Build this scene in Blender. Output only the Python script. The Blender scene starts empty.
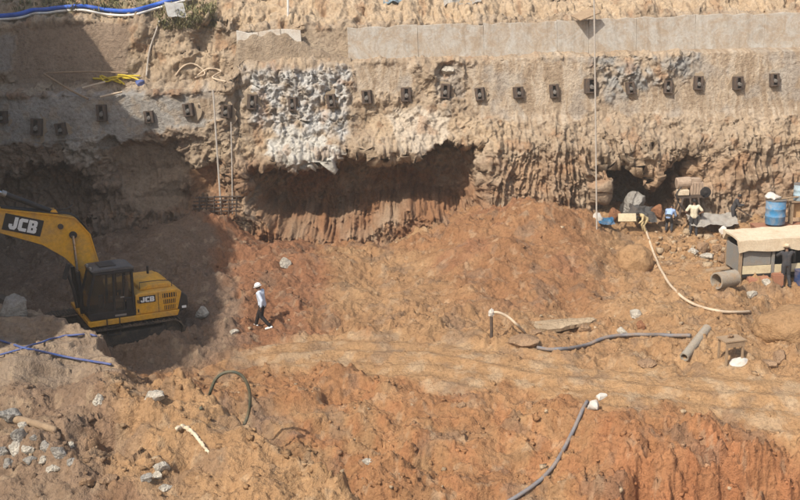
import bpy, bmesh, math, random
import numpy as np
from mathutils import Vector, Matrix
from mathutils.bvhtree import BVHTree

SC = bpy.context.scene
COL = SC.collection
rnd = random.Random(11)
rng = np.random.default_rng(11)

# ------------------------------------------------------------------ camera
CAMPOS = np.array([0.0, 0.0, 12.0])
PITCH = math.atan(0.262)
ROLL = math.radians(1.8)
_F = np.array([0, math.cos(PITCH), -math.sin(PITCH)])
_U0 = np.array([0, math.sin(PITCH), math.cos(PITCH)])
_X0 = np.array([1.0, 0, 0])
_U = math.cos(ROLL) * _U0 + math.sin(ROLL) * _X0
_R = math.cos(ROLL) * _X0 - math.sin(ROLL) * _U0
cam_data = bpy.data.cameras.new('camera')
cam_data.sensor_width = 36.0
cam_data.lens = 45.0
cam_data.clip_start = 0.1
cam_data.clip_end = 3000.0
cam = bpy.data.objects.new('camera', cam_data)
COL.objects.link(cam)
_m = Matrix.Identity(4)
for i in range(3):
    _m[i][0], _m[i][1], _m[i][2], _m[i][3] = _R[i], _U[i], -_F[i], CAMPOS[i]
cam.matrix_world = _m
SC.camera = cam

# ------------------------------------------------------------------ sky and sun
LDIR = Vector((0.44, 0.51, -0.74)).normalized()      # the way the light travels
SUN_EL = math.asin(-LDIR.z)
SUN_AZ = math.atan2(-LDIR.x, -LDIR.y)                  # from +Y towards +X
world = bpy.data.worlds.new('World')
SC.world = world
world.use_nodes = True
wn = world.node_tree
bg = wn.nodes['Background']
sky = wn.nodes.new('ShaderNodeTexSky')
sky.sky_type = 'NISHITA'
sky.sun_disc = False
sky.sun_elevation = SUN_EL
sky.sun_rotation = SUN_AZ
sky.air_density = 1.3
sky.dust_density = 4.0
sky.ozone_density = 1.0
wn.links.new(sky.outputs[0], bg.inputs[0])
bg.inputs[1].default_value = 0.13
sun_data = bpy.data.lights.new('sun', 'SUN')
sun_data.energy = 4.3
sun_data.angle = math.radians(0.6)
sun_data.color = (1.0, 0.94, 0.84)
sun = bpy.data.objects.new('sun', sun_data)
COL.objects.link(sun)
sun.rotation_euler = LDIR.to_track_quat('-Z', 'Y').to_euler()
sun.location = (-30, -20, 60)
SC.view_settings.view_transform = 'Standard'
SC.view_settings.look = 'None'
SC.view_settings.gamma = 1.0
SC.view_settings.exposure = 0.30
SC.view_settings.use_curve_mapping = False
SC.cycles.max_bounces = 6

# ------------------------------------------------------------------ helpers: pixels of the 800x500 photo to places
def ray(px, py):
    return _F + (px - 400) / 1000.0 * _R + (250 - py) / 1000.0 * _U
def at_y(px, py, Y):
    d = ray(px, py)
    return CAMPOS + d * (Y / d[1])
def at_z(px, py, z):
    d = ray(px, py)
    return CAMPOS + d * ((z - 12.0) / d[2])
def wall_xz(px, py, Y=49.0):
    p = at_y(px, py, Y)
    return (p[0], p[2])

# ------------------------------------------------------------------ noise (numpy)
def _hash(ix, iy, iz, seed):
    with np.errstate(over='ignore'):
        h = (ix.astype(np.uint32) * np.uint32(374761393) + iy.astype(np.uint32) * np.uint32(668265263)
             + iz.astype(np.uint32) * np.uint32(2147483647 - 58) + np.uint32((seed * 1274126177) & 0xffffffff))
        h ^= h >> np.uint32(13)
        h *= np.uint32(1274126177)
        h ^= h >> np.uint32(16)
        h *= np.uint32(2246822519)
        h ^= h >> np.uint32(13)
    return h
_G3 = np.array([[1,1,0],[-1,1,0],[1,-1,0],[-1,-1,0],[1,0,1],[-1,0,1],[1,0,-1],[-1,0,-1],
                [0,1,1],[0,-1,1],[0,1,-1],[0,-1,-1],[1,1,0],[-1,1,0],[0,-1,1],[0,-1,-1]], dtype=np.float32)
_G2 = np.array([[math.cos(a), math.sin(a)] for a in np.arange(16) * math.pi / 8], dtype=np.float32)
def _fade(t):
    return t * t * t * (t * (t * 6 - 15) + 10)
def gn3(x, y, z, seed=0):
    fx, fy, fz = np.floor(x), np.floor(y), np.floor(z)
    dx, dy, dz = (x - fx).astype(np.float32), (y - fy).astype(np.float32), (z - fz).astype(np.float32)
    ix, iy, iz = fx.astype(np.int64), fy.astype(np.int64), fz.astype(np.int64)
    u, v, w = _fade(dx), _fade(dy), _fade(dz)
    out = 0
    for cx in (0, 1):
        for cy in (0, 1):
            for cz in (0, 1):
                h = _hash(ix + cx, iy + cy, iz + cz, seed) & np.uint32(15)
                g = _G3[h]
                d = g[..., 0] * (dx - cx) + g[..., 1] * (dy - cy) + g[..., 2] * (dz - cz)
                out = out + d * (u if cx else 1 - u) * (v if cy else 1 - v) * (w if cz else 1 - w)
    return out
def gn2(x, y, seed=0):
    fx, fy = np.floor(x), np.floor(y)
    dx, dy = (x - fx).astype(np.float32), (y - fy).astype(np.float32)
    ix, iy = fx.astype(np.int64), fy.astype(np.int64)
    iz = np.zeros_like(ix)
    u, v = _fade(dx), _fade(dy)
    out = 0
    for cx in (0, 1):
        for cy in (0, 1):
            g = _G2[_hash(ix + cx, iy + cy, iz, seed) & np.uint32(15)]
            out = out + (g[..., 0] * (dx - cx) + g[..., 1] * (dy - cy)) * (u if cx else 1 - u) * (v if cy else 1 - v)
    return out * 1.5
def fbm2(x, y, f, octv, seed, gain=0.5, ridged=False):
    a, s = 1.0, 0
    for o in range(octv):
        n = gn2(x * f + 17.3 * o, y * f - 9.1 * o, seed + o)
        if ridged:
            n = 0.5 - np.abs(n)
        s = s + a * n
        a *= gain
        f *= 2.03
    return s
def fbm3(x, y, z, f, octv, seed, gain=0.5, ridged=False):
    a, s = 1.0, 0
    for o in range(octv):
        n = gn3(x * f + 17.3 * o, y * f - 9.1 * o, z * f + 3.7 * o, seed + o)
        if ridged:
            n = 0.45 - np.abs(n)
        s = s + a * n
        a *= gain
        f *= 2.03
    return s
def clods2(x, y, cell, seed, dens=0.6, rmin=0.18, rmax=0.55):
    """heap of rounded lumps seen as a height field (in units of the cell)"""
    X, Y = x / cell, y / cell
    fx, fy = np.floor(X), np.floor(Y)
    ix, iy = fx.astype(np.int64), fy.astype(np.int64)
    iz = np.zeros_like(ix)
    best = np.zeros(X.shape, dtype=np.float32)
    for cx in (-1, 0, 1):
        for cy in (-1, 0, 1):
            h = _hash(ix + cx, iy + cy, iz, seed)
            jx = (h & np.uint32(1023)).astype(np.float32) / 1023
            jy = ((h >> np.uint32(10)) & np.uint32(1023)).astype(np.float32) / 1023
            q = ((h >> np.uint32(20)) & np.uint32(4095)).astype(np.float32) / 4095
            r = rmin + (rmax - rmin) * (q / dens) ** 2
            ax = 1.0 + 0.5 * (jx - 0.5)
            d2 = ((X - fx - cx - jx) * ax) ** 2 + ((Y - fy - cy - jy) / ax) ** 2
            hgt = np.sqrt(np.maximum(r * r - d2, 0)) * (q < dens)
            best = np.maximum(best, hgt)
    return best
def facets2(x, y, cell, seed, tilt=1.0):
    """broken faces: every cell a flat piece of its own height and tilt"""
    X, Y = x / cell, y / cell
    fx, fy = np.floor(X), np.floor(Y)
    ix, iy = fx.astype(np.int64), fy.astype(np.int64)
    iz = np.zeros_like(ix)
    best = np.full(X.shape, 9.0, dtype=np.float32)
    out = np.zeros(X.shape, dtype=np.float32)
    for cx in (-1, 0, 1):
        for cy in (-1, 0, 1):
            h = _hash(ix + cx, iy + cy, iz, seed)
            jx = (h & np.uint32(1023)).astype(np.float32) / 1023
            jy = ((h >> np.uint32(10)) & np.uint32(1023)).astype(np.float32) / 1023
            q = ((h >> np.uint32(20)) & np.uint32(4095)).astype(np.float32) / 4095
            ox, oy = (X - fx - cx - jx).astype(np.float32), (Y - fy - cy - jy).astype(np.float32)
            d2 = ox * ox + oy * oy
            a = q * 6.283 * 3
            val = (q - .5) + tilt * (ox * np.cos(a) + oy * np.sin(a)) * .7
            m = d2 < best
            out = np.where(m, val, out)
            best = np.where(m, d2, best)
    return out
def sstep(a, b, x):
    t = np.clip((x - a) / (b - a), 0, 1)
    return t * t * (3 - 2 * t)
def inpoly(x, y, poly):
    ins = np.zeros(x.shape, dtype=bool)
    n = len(poly)
    for i in range(n):
        x0, y0 = poly[i]
        x1, y1 = poly[(i + 1) % n]
        if y0 == y1:
            continue
        c = ((y0 > y) != (y1 > y)) & (x < (x1 - x0) * (y - y0) / (y1 - y0) + x0)
        ins ^= c
    return ins
def segdist(x, y, pts):
    d = np.full(x.shape, 1e9)
    for (x0, y0), (x1, y1) in zip(pts[:-1], pts[1:]):
        vx, vy = x1 - x0, y1 - y0
        t = np.clip(((x - x0) * vx + (y - y0) * vy) / (vx * vx + vy * vy), 0, 1)
        d = np.minimum(d, np.hypot(x - x0 - t * vx, y - y0 - t * vy))
    return d

# ------------------------------------------------------------------ materials
def mat_new(name):
    m = bpy.data.materials.new(name)
    m.use_nodes = True
    nt = m.node_tree
    return m, nt, nt.nodes['Principled BSDF']
def _noise(nt, coord, scale, detail=6, rough=0.6, dist=0.0):
    n = nt.nodes.new('ShaderNodeTexNoise')
    n.inputs['Scale'].default_value = scale
    n.inputs['Detail'].default_value = detail
    n.inputs['Roughness'].default_value = rough
    n.inputs['Distortion'].default_value = dist
    nt.links.new(coord, n.inputs['Vector'])
    return n
def _ramp(nt, fac, stops):
    r = nt.nodes.new('ShaderNodeValToRGB')
    while len(r.color_ramp.elements) < len(stops):
        r.color_ramp.elements.new(0.5)
    for e, (p, c) in zip(r.color_ramp.elements, stops):
        e.position = p
        e.color = (c[0], c[1], c[2], 1) if not isinstance(c, (int, float)) else (c, c, c, 1)
    nt.links.new(fac, r.inputs[0])
    return r
def _mix(nt, a, b, fac=1.0, mode='MULTIPLY'):
    n = nt.nodes.new('ShaderNodeMix')
    n.data_type = 'RGBA'
    n.blend_type = mode
    for q, v in ((6, a), (7, b), (0, fac)):
        s = n.inputs[q]
        if isinstance(v, (int, float)):
            s.default_value = v if q == 0 else (v, v, v, 1)
        elif isinstance(v, tuple):
            s.default_value = (v[0], v[1], v[2], 1)
        else:
            nt.links.new(v, s)
    return n.outputs[2]
def _bump(nt, bsdf, height, strength, dist):
    b = nt.nodes.new('ShaderNodeBump')
    b.inputs['Strength'].default_value = strength
    b.inputs['Distance'].default_value = dist
    nt.links.new(height, b.inputs['Height'])
    nt.links.new(b.outputs[0], bsdf.inputs['Normal'])
    return b
def soil_material(name, attr=True, base=(0.4, 0.22, 0.1), bump=0.6, fine=9.0):
    m, nt, b = mat_new(name)
    tc = nt.nodes.new('ShaderNodeTexCoord')
    co = tc.outputs['Object']
    if attr:
        a = nt.nodes.new('ShaderNodeAttribute')
        a.attribute_name = 'soil'
        c = a.outputs['Color']
    else:
        rgb = nt.nodes.new('ShaderNodeRGB')
        rgb.outputs[0].default_value = (*base, 1)
        c = rgb.outputs[0]
    n1 = _noise(nt, co, fine, 5, 0.7, 0.0)
    n2 = _noise(nt, co, 1.1, 3, 0.6, 0.0)
    n3 = _noise(nt, co, fine * 3.3, 2, 0.6)
    r1 = _ramp(nt, n1.outputs[0], [(0.28, (0.62, 0.59, 0.56)), (0.5, 1.0), (0.74, (1.22, 1.21, 1.18))])
    r2 = _ramp(nt, n2.outputs[0], [(0.3, (0.86, 0.84, 0.82)), (0.52, 1.0), (0.72, (1.1, 1.12, 1.14))])
    c = _mix(nt, c, r1.outputs[0])
    c = _mix(nt, c, r2.outputs[0])
    nt.links.new(c, b.inputs['Base Color'])
    b.inputs['Roughness'].default_value = 0.95
    b.inputs['Specular IOR Level'].default_value = 0.15
    mx = nt.nodes.new('ShaderNodeMath')
    mx.operation = 'MULTIPLY_ADD'
    mx.inputs[1].default_value = 0.35
    nt.links.new(n3.outputs[0], mx.inputs[0])
    nt.links.new(n1.outputs[0], mx.inputs[2])
    _bump(nt, b, mx.outputs[0], min(1.0, bump * 1.5), 0.22)
    return m
def paint_material(name, color, rough=0.5, metal=0.0, dirt=(0.30, 0.2, 0.12), dirt_amt=0.5, scale=3.0, bump=0.05, spec=0.4):
    m, nt, b = mat_new(name)
    tc = nt.nodes.new('ShaderNodeTexCoord')
    co = tc.outputs['Object']
    n1 = _noise(nt, co, scale, 8, 0.7, 0.5)
    n2 = _noise(nt, co, scale * 9, 6, 0.65)
    r1 = _ramp(nt, n1.outputs[0], [(0.42, 0.0), (0.72, dirt_amt)])
    c = _mix(nt, (color[0], color[1], color[2]), dirt, r1.outputs[0], 'MIX')
    r2 = _ramp(nt, n2.outputs[0], [(0.3, 0.8), (0.7, 1.1)])
    c = _mix(nt, c, r2.outputs[0])
    nt.links.new(c, b.inputs['Base Color'])
    b.inputs['Metallic'].default_value = metal
    rr = _ramp(nt, n1.outputs[0], [(0.4, rough), (0.75, min(1, rough + 0.35))])
    nt.links.new(rr.outputs[0], b.inputs['Roughness'])
    b.inputs['Specular IOR Level'].default_value = spec
    if bump:
        _bump(nt, b, n2.outputs[0], bump * 4, 0.02)
    return m
def glass_material(name, color=(0.05, 0.06, 0.06), alpha=0.45):
    m, nt, b = mat_new(name)
    tc = nt.nodes.new('ShaderNodeTexCoord')
    n = _noise(nt, tc.outputs['Object'], 5, 6)
    r = _ramp(nt, n.outputs[0], [(0.35, (color[0], color[1], color[2])), (0.8, (0.16, 0.13, 0.1))])
    nt.links.new(r.outputs[0], b.inputs['Base Color'])
    b.inputs['Roughness'].default_value = 0.12
    b.inputs['Alpha'].default_value = alpha
    return m
# ------------------------------------------------------------------ soil colours (reflectance)
C_TAN = np.array([0.370, 0.225, 0.117])
C_PALE = np.array([0.46, 0.345, 0.228])
C_TRACK = np.array([0.415, 0.255, 0.130])
C_BROWN = np.array([0.300, 0.155, 0.076])
C_DRED = np.array([0.265, 0.125, 0.067])
C_WALL = np.array([0.375, 0.292, 0.210])
C_WALL2 = np.array([0.300, 0.220, 0.148])
C_RED = np.array([0.36, 0.158, 0.074])
C_ORANGE = np.array([0.395, 0.205, 0.096])
C_GREYB = np.array([0.29, 0.215, 0.155])
C_DARK = np.array([0.205, 0.145, 0.103])
C_SAND = np.array([0.380, 0.232, 0.120])
C_GREY = np.array([0.37, 0.352, 0.325])
C_SHOT = np.array([0.32, 0.295, 0.265])
C_MUDSH = np.array([0.385, 0.298, 0.213])
C_WHITE = np.array([0.58, 0.545, 0.48])

def grid_object(name, P, colors, mat, kind='structure', smooth=True):
    nr, nc = P.shape[:2]
    me = bpy.data.meshes.new(name)
    me.vertices.add(nr * nc)
    me.vertices.foreach_set('co', P.reshape(-1).astype(np.float32))
    idx = np.arange(nr * nc).reshape(nr, nc)
    q = np.stack([idx[:-1, :-1], idx[:-1, 1:], idx[1:, 1:], idx[1:, :-1]], -1).reshape(-1, 4)
    nf = len(q)
    me.loops.add(nf * 4)
    me.loops.foreach_set('vertex_index', q.reshape(-1).astype(np.int32))
    me.polygons.add(nf)
    me.polygons.foreach_set('loop_start', (np.arange(nf) * 4).astype(np.int32))
    me.polygons.foreach_set('use_smooth', np.full(nf, smooth))
    me.update(calc_edges=True)
    if colors is not None:
        at = me.attributes.new('soil', 'FLOAT_COLOR', 'POINT')
        c4 = np.ones((nr * nc, 4), dtype=np.float32)
        c4[:, :3] = colors.reshape(-1, 3)
        at.data.foreach_set('color', c4.reshape(-1))
    me.materials.append(mat)
    o = bpy.data.objects.new(name, me)
    COL.objects.link(o)
    if kind:
        o['kind'] = kind
    return o

M_SOIL = soil_material('loose soil', bump=.46)
M_WALLSOIL = soil_material('cut earth and sprayed concrete', bump=0.4, fine=7.0)

# ================================================================== pit floor
# control points of the large shape: (px, py, 'z'|'y', value) or ('w', X, Y, z)
CTRL = [
 # level working floor with the haul track
 (262,331,'z',0),(350,345,'z',0),(450,345,'z',0),(550,362,'z',0),(650,362,'z',0),(780,372,'z',.1),(310,358,'z',-.05),
 (400,372,'z',-.1),(600,393,'z',-.02),(700,400,'z',-.05),(795,405,'z',-.05),(500,385,'z',-.12),
 # around the machine
 (140,348,'z',0),(190,335,'z',.05),(225,352,'z',0),(100,330,'z',0),(20,300,'z',0),(150,300,'z',.3),
 # spoil heap against the wall, left
 (205,222,'y',45),(250,240,'y',46.3),(232,262,'y',42),(215,290,'y',38.6),(205,312,'y',36),(262,300,'y',38),(300,262,'y',42),
 (300,243,'y',46),(350,242,'y',46.3),(360,280,'y',40.5),(330,310,'y',36.6),(400,300,'y',37.8),(420,262,'y',42.2),(400,242,'y',46.2),
 # big mound in the middle
 (520,211,'y',44.3),(495,214,'y',44.5),(548,213,'y',44.3),(450,236,'y',45.2),(480,258,'y',41),(592,228,'y',45),(565,258,'y',41),(520,288,'y',38.4),(520,240,'y',42.4),
 (470,310,'y',36.3),(560,308,'y',36.4),(620,262,'y',42),(600,295,'y',38),
 # right side: workers' shelf and ground round the shed
 (693,238,'y',46),(640,236,'y',46),(735,227,'y',47),(790,222,'y',48),(690,262,'y',42.5),(650,285,'y',39.5),(720,296,'z',.1),(785,288,'z',0),(700,310,'z',.15),
 (655,322,'z',.05),(740,318,'z',.2),(790,322,'y',36.6),(780,345,'z',.15),(640,340,'z',.05),
 # slope down into the lower pit
 (330,385,'z',-.25),(380,400,'z',-.4),(400,432,'y',27),(420,470,'y',25.6),(450,500,'y',24.4),(500,420,'y',27.6),(550,452,'y',26.0),(560,500,'y',24.4),(480,460,'y',26),
 (590,425,'z',-.3),('w',3,22,-2.2),('w',-1,22,-1.7),('w',8,21,-2.6),('w',3,16,-2.6),('w',12,16,-3),('w',-1,16,-2),
 # foreground heap, left
 (122,370,'y',24.9),(160,380,'y',24.2),(200,397,'y',23.5),(222,412,'y',23.0),(150,425,'y',22.0),(100,440,'y',21.8),(50,432,'y',22.2),(15,400,'y',23.6),
 (30,480,'y',20.3),(100,490,'y',19.8),(170,470,'y',20.6),(200,446,'y',21),(262,458,'y',20.9),(300,474,'y',20.6),(335,494,'y',20.2),(250,500,'y',19.4),
 # hollow between heap and slope
 (232,400,'z',-.25),(255,425,'z',-.5),('w',-2.9,24.0,-.75),('w',-1.9,22.6,-1.1),(285,405,'z',-.25),('w',-5.6,26.2,.15),('w',-8,29.8,.1),('w',-12,31,.1),
 ('w',-14,16,1.2),('w',-6,15,.2),('w',-20,25,1.0),('w',-19,40,.3),('w',-22,47,.5),('w',22,47,1.0),('w',22,36,.6),('w',20,28,0),
 ('w',-30,10,2),('w',30,10,-2),('w',0,0,-2),('w',-25,-10,0),('w',25,-10,0),('w',40,45,1),('w',-40,45,1),('w',0,50,.4),('w',-12,49,.5),('w',12,50,.8),
]
cp = []
for c in CTRL:
    if c[0] == 'w':
        cp.append(c[1:])
    else:
        p = at_z(c[0], c[1], c[3]) if c[2] == 'z' else at_y(c[0], c[1], c[3])
        cp.append((p[0], p[1], p[2]))
cp = np.array(cp, dtype=float)
def _tps(r2):
    return 0.5 * r2 * np.log(r2 + 1e-9)
_n = len(cp)
_A = np.zeros((_n + 3, _n + 3))
_d2 = (cp[:, None, 0] - cp[None, :, 0]) ** 2 + (cp[:, None, 1] - cp[None, :, 1]) ** 2
_A[:_n, :_n] = _tps(_d2) + np.eye(_n) * 0.12
_A[:_n, _n:] = np.c_[np.ones(_n), cp[:, :2]]
_A[_n:, :_n] = _A[:_n, _n:].T
_w = np.linalg.solve(_A, np.r_[cp[:, 2], 0, 0, 0])
def base_height(X, Y):
    s = _w[_n] + _w[_n + 1] * X + _w[_n + 2] * Y
    for i in range(_n):
        s = s + _w[i] * _tps((X - cp[i, 0]) ** 2 + (Y - cp[i, 1]) ** 2)
    return s

# rows and columns: fine where the photograph looks, coarse beyond
_dense = np.linspace(0, 1, 640)
rowsY = 18.0 + (50.5 - 18.0) * (_dense * 0.62 + 0.38 * _dense ** 2)
rowsY = np.r_[np.linspace(-60, 17.5, 26), rowsY, np.linspace(50.8, 53, 4)]
_cd = np.linspace(-1, 1, 820)
colsS = np.r_[-np.geomspace(7, 1.01, 16), _cd, np.geomspace(1.01, 7, 16)]
halfW = np.maximum(0.455 * rowsY + 2.6, 9.0)
gX = colsS[None, :] * halfW[:, None]
gY = np.repeat(rowsY[:, None], len(colsS), 1)
# evaluate the smooth shape on a coarse subset, then interpolate
_ri = np.unique(np.r_[np.arange(0, len(rowsY), 8), len(rowsY) - 1])
_ci = np.unique(np.r_[np.arange(0, len(colsS), 8), len(colsS) - 1])
_zc = base_height(gX[np.ix_(_ri, _ci)], gY[np.ix_(_ri, _ci)])
_tmp = np.stack([np.interp(np.arange(len(colsS)), _ci, r) for r in _zc])
gZ = np.stack([np.interp(np.arange(len(rowsY)), _ri, _tmp[:, j]) for j in range(len(colsS))], 1)
gZ = np.clip(gZ, -5, 6)

# rock ledge at the near left, flat on top, broken at its rim
led = [at_z(x, y, 2.55)[:2] for x, y in ((-160,296),(-60,300),(0,306),(35,311),(72,322),(97,336),(112,356),(120,372),(70,374),(0,378),(-160,382))]
wx = gX + 0.28 * fbm2(gX, gY, 0.9, 4, 41)
wy = gY + 0.28 * fbm2(gX, gY, 0.9, 4, 47)
lin = inpoly(wx, wy, led)
ld = segdist(wx, wy, led + [led[0]])
sd = np.where(lin, ld, -ld)
lm = sstep(-0.35, 0.12, sd)
ledge_top = 2.58 + 0.12 * fbm2(gX, gY, 0.5, 3, 51) + 0.13 * np.floor(3.0 * fbm2(gX * .7, gY * 1.6, 0.6, 3, 53) + .5)
gZ = np.where(lm > 0, gZ * (1 - lm) + np.maximum(gZ, ledge_top) * lm, gZ)

# cut face at the near right: the floor breaks off into the lower pit
ce = [at_z(x, y, -0.1)[:2] for x, y in ((585,452),(604,440),(632,428),(660,436),(700,430),(760,427),(800,424),(900,418),(1400,410))]
ce = [(ce[0][0] - 1.2, ce[0][1] - 2.0)] + ce
cpoly = ce + [(60, -60), (ce[0][0] - 1.0, -60)]
wob = 0.30 * fbm2(gX, gY, 1.1, 4, 61) + 0.16 * fbm2(gX * 2.2, gY * .2, 1.0, 2, 63)
cin = inpoly(gX + wob * .5, gY + wob, cpoly)
cd = segdist(gX + wob * .5, gY + wob, ce)
csd = np.where(cin, cd, -cd)
drop = sstep(-0.1, 1.7, csd) * 2.2 + np.clip(csd - 1.6, 0, 10) * 0.1
cutm = sstep(0.0, .3, csd) * (1 - sstep(1.6, 2.6, csd))
gZ = np.where(csd > -0.05, np.minimum(gZ, -0.1 - drop) * sstep(-.05, .3, csd) + gZ * (1 - sstep(-.05, .3, csd)), gZ)

# crest of the near spur and the dark gully behind it
def gline(pts, z):
    return [at_z(x, y, z)[:2] for x, y in pts]
crest = [tuple(at_y(x, y, Y)[:2]) for x, y, Y in ((122,368,24.9),(165,379,24.2),(200,393,23.5),(222,408,22.9),(242,432,22.0),(266,454,21.0),(300,471,20.6),(338,493,20.2),(372,525,19.4))]
cpl = crest + [(crest[-1][0], 8), (-26, 8), (-26, 25)]
fin = inpoly(wx, wy, cpl)
fd = segdist(wx, wy, crest)
fs = np.where(fin, -fd, fd)
wt = sstep(-7.2, -5.6, gX) * (1 - sstep(.6, 1.6, gX))
gZ = gZ - wt * 1.7 * sstep(.05, .8, fs) * np.exp(-(np.maximum(fs, 0) / 2.6) ** 2) + wt * .35 * np.exp(-(fs / .45) ** 2)
# dirt pushed up against the crawler
berm = [tuple(at_z(x, y, .2)[:2]) for x, y in ((70,352),(110,354),(150,352),(185,347))]
gZ = gZ + .5 * np.exp(-(segdist(wx, wy, berm) / .42) ** 2)
for x, y, dpt, w in ((158,408,.55,.55),(228,398,.6,.9),(70,405,.5,.7),(195,470,.35,.4),(120,455,.4,.5),(330,395,.35,.6),(430,440,.35,.5)):
    q = at_z(x, y, 1.5 if x < 240 and y > 390 else -.3)
    gZ = gZ - dpt * np.exp(-(((wx - q[0]) / w) ** 2 + ((wy - q[1]) / (w * 1.1)) ** 2))
# masks
def gpoly(pts, z=0.0):
    return [at_z(x, y, z)[:2] for x, y in pts]
def gsoft(pts, z, width, seed=5):
    a = fbm2(gX, gY, 0.7, 3, seed) * 0.8
    q = gpoly(pts, z)
    i_ = inpoly(gX + a, gY + a, q)
    d_ = segdist(gX + a, gY + a, q + [q[0]])
    return sstep(-width, width, np.where(i_, d_, -d_))
track = gsoft([(235,352),(300,336),(420,338),(560,362),(680,372),(830,384),(830,418),(700,412),(600,402),(480,384),(330,366),(240,362)], 0, .5, 71)
redm = gsoft([(290,372),(420,392),(560,410),(600,430),(840,425),(900,560),(300,560),(300,470),(250,400)], -.6, .9, 73)
deepred = gsoft([(600,440),(700,432),(830,430),(860,560),(560,560)], -.8, .5, 75)
heap = gsoft([(196,212),(330,232),(330,320),(255,335),(205,320),(190,260)], .8, .8, 77)
rightpale = gsoft([(600,225),(830,205),(830,420),(700,395),(610,330)], .3, 1.2, 79)
midpale = gsoft([(330,250),(420,255),(470,300),(600,300),(660,350),(560,362),(420,345),(330,320)], .3, 1.0, 81)
mound = gsoft([(440,232),(500,205),(560,206),(600,230),(590,300),(470,310),(400,300)], .8, .9, 83)
fore = gsoft([(100,360),(215,380),(260,440),(350,500),(330,600),(140,600),(110,480)], 1.4, .35, 85)
forel = gsoft([(-80,360),(105,372),(120,440),(150,520),(120,620),(-80,620)], 1.7, 1.2, 87)
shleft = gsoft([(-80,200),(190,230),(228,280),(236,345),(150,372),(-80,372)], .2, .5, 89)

# small relief: lumps of several sizes, flattened by wheels on the track
rough = 1.0 - 0.84 * track
rough *= 1.0 - 0.85 * lm
rough *= .62 + .38 * sstep(-.35, .3, fbm2(gX, gY, .3, 3, 92))          # smoother slumped stretches between lumpy ones
gYa = gY + 1.5 * gZ          # distance measured up the slopes, so that lumps keep their shape on steep faces
n_mid = fbm2(gX, gYa, 0.55, 4, 91, 0.55)
gZ = gZ + 0.36 * n_mid * rough + 0.34 * rough * fbm2(gX, gY, .23, 2, 93)
wX = gX + 0.10 * fbm2(gX, gYa, 2.1, 3, 95)
wY = gYa + 0.10 * fbm2(gX, gYa, 2.1, 3, 99)
c1 = clods2(wX, wY, 0.85, 3, 0.45) * (1 + .8 * fore)
c2 = clods2(wX + 3, wY, 0.38, 5, 0.6)
c3 = clods2(wX, wY + 5, 0.17, 9, 0.7)
patch = sstep(-.25, .35, fbm2(gX, gY, 0.33, 3, 103))
rid = fbm2(gX, gYa, 1.5, 4, 107, 0.6, True)
fa = facets2(wX, wY, .55, 31)
fb = facets2(wX + 7, wY + 2, .24, 33)
fc = facets2(wX + 1, wY + 9, .11, 35)
gZ = gZ + rough * (0.85 * 0.40 * c1 * patch + 0.38 * 0.55 * c2 * (.3 + .7 * patch) + 0.17 * .6 * c3) + 0.13 * rid * rough
gZ = gZ + rough * (.20 * fa * patch + .085 * fb * (.3 + .7 * patch) + .045 * fc)
gZ = gZ + 0.035 * fbm2(gX, gYa, 5.0, 3, 111, .6, True)
# strata and cracks on the cut face
gZ = gZ + cutm * (0.34 * fbm2(gX * 1.3, gYa * 1.3, 1.0, 4, 115) + .25 * facets2(wX, wY, .4, 37))
# wheel ruts along the track
_rp = [at_z(x, y, 0)[:2] for x, y in ((120,372),(260,352),(330,348),(430,352),(560,374),(690,388),(860,398))]
for off in (-0.95, -.2, 0.95, 1.7):
    dr = segdist(gX + .15 * n_mid, gY + off + .2 * n_mid, _rp)
    gZ = gZ - 0.075 * np.exp(-(dr / 0.30) ** 2) + 0.04 * np.exp(-((dr - .5) / 0.2) ** 2)
# shelf left by a slab of crust with a dark undercut behind the hoses
# colours
def lerp(c, m, col):
    return c * (1 - m[..., None]) + col * m[..., None]
nA = fbm2(gX, gY, 0.35, 4, 121)
nB = fbm2(gX, gY, 1.2, 4, 127)
col = np.ones(gX.shape + (3,)) * C_BROWN
col = lerp(col, np.clip(.30 + 1.1 * nA, 0, 1), C_TAN)
col = lerp(col, np.clip(mound * (.65 + .8 * nB), 0, 1), C_BROWN)
col = lerp(col, np.clip(mound * sstep(.1, .5, nA) * .7, 0, 1), C_DRED)
col = lerp(col, heap * .85, C_DRED)
col = lerp(col, rightpale * .8, C_SAND)
col = lerp(col, midpale * .7, C_TAN)
col = lerp(col, np.clip(redm * (.55 + .9 * nB), 0, 1), C_ORANGE)
col = lerp(col, np.clip(redm * sstep(0, .6, nB) * .7, 0, 1), C_RED * .5 + C_BROWN * .5)
col = lerp(col, np.clip(deepred * (.55 + .7 * nA), 0, 1), C_RED)
col = lerp(col, track * .8, C_TRACK)
col = lerp(col, track * sstep(.1, .5, nB) * .5, C_PALE)
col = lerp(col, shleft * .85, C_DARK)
col = lerp(col, fore * .85, C_SAND)
col = lerp(col, forel * .75, C_GREYB * .8)
gully_shade = gsoft([(228,398),(262,415),(300,440),(345,474),(380,505),(330,505),(290,476),(250,446),(232,425)], -.4, .5, 88)
col = lerp(col, np.clip(gully_shade * (.6 + .8 * nB), 0, 1) * .75, np.array([.215, .145, .108]))  # shade of the near gully, painted into the soil colour
col = lerp(col, lm * .9, C_GREYB * .75 + C_MUDSH * .25)
# pockets of dark damp soil and of pale crumbs
col = lerp(col, np.clip(sstep(.28, .6, fbm2(gX, gY, 0.8, 4, 131)) * .45, 0, 1), C_DARK)
col = lerp(col, np.clip(sstep(.35, .7, fbm2(gX, gY, 2.0, 3, 137)) * .35, 0, 1), C_PALE)
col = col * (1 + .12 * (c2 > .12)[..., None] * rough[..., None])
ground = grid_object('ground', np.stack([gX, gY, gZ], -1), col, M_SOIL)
ground['label'] = 'churned reddish brown earth floor of the excavation pit'

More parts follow.
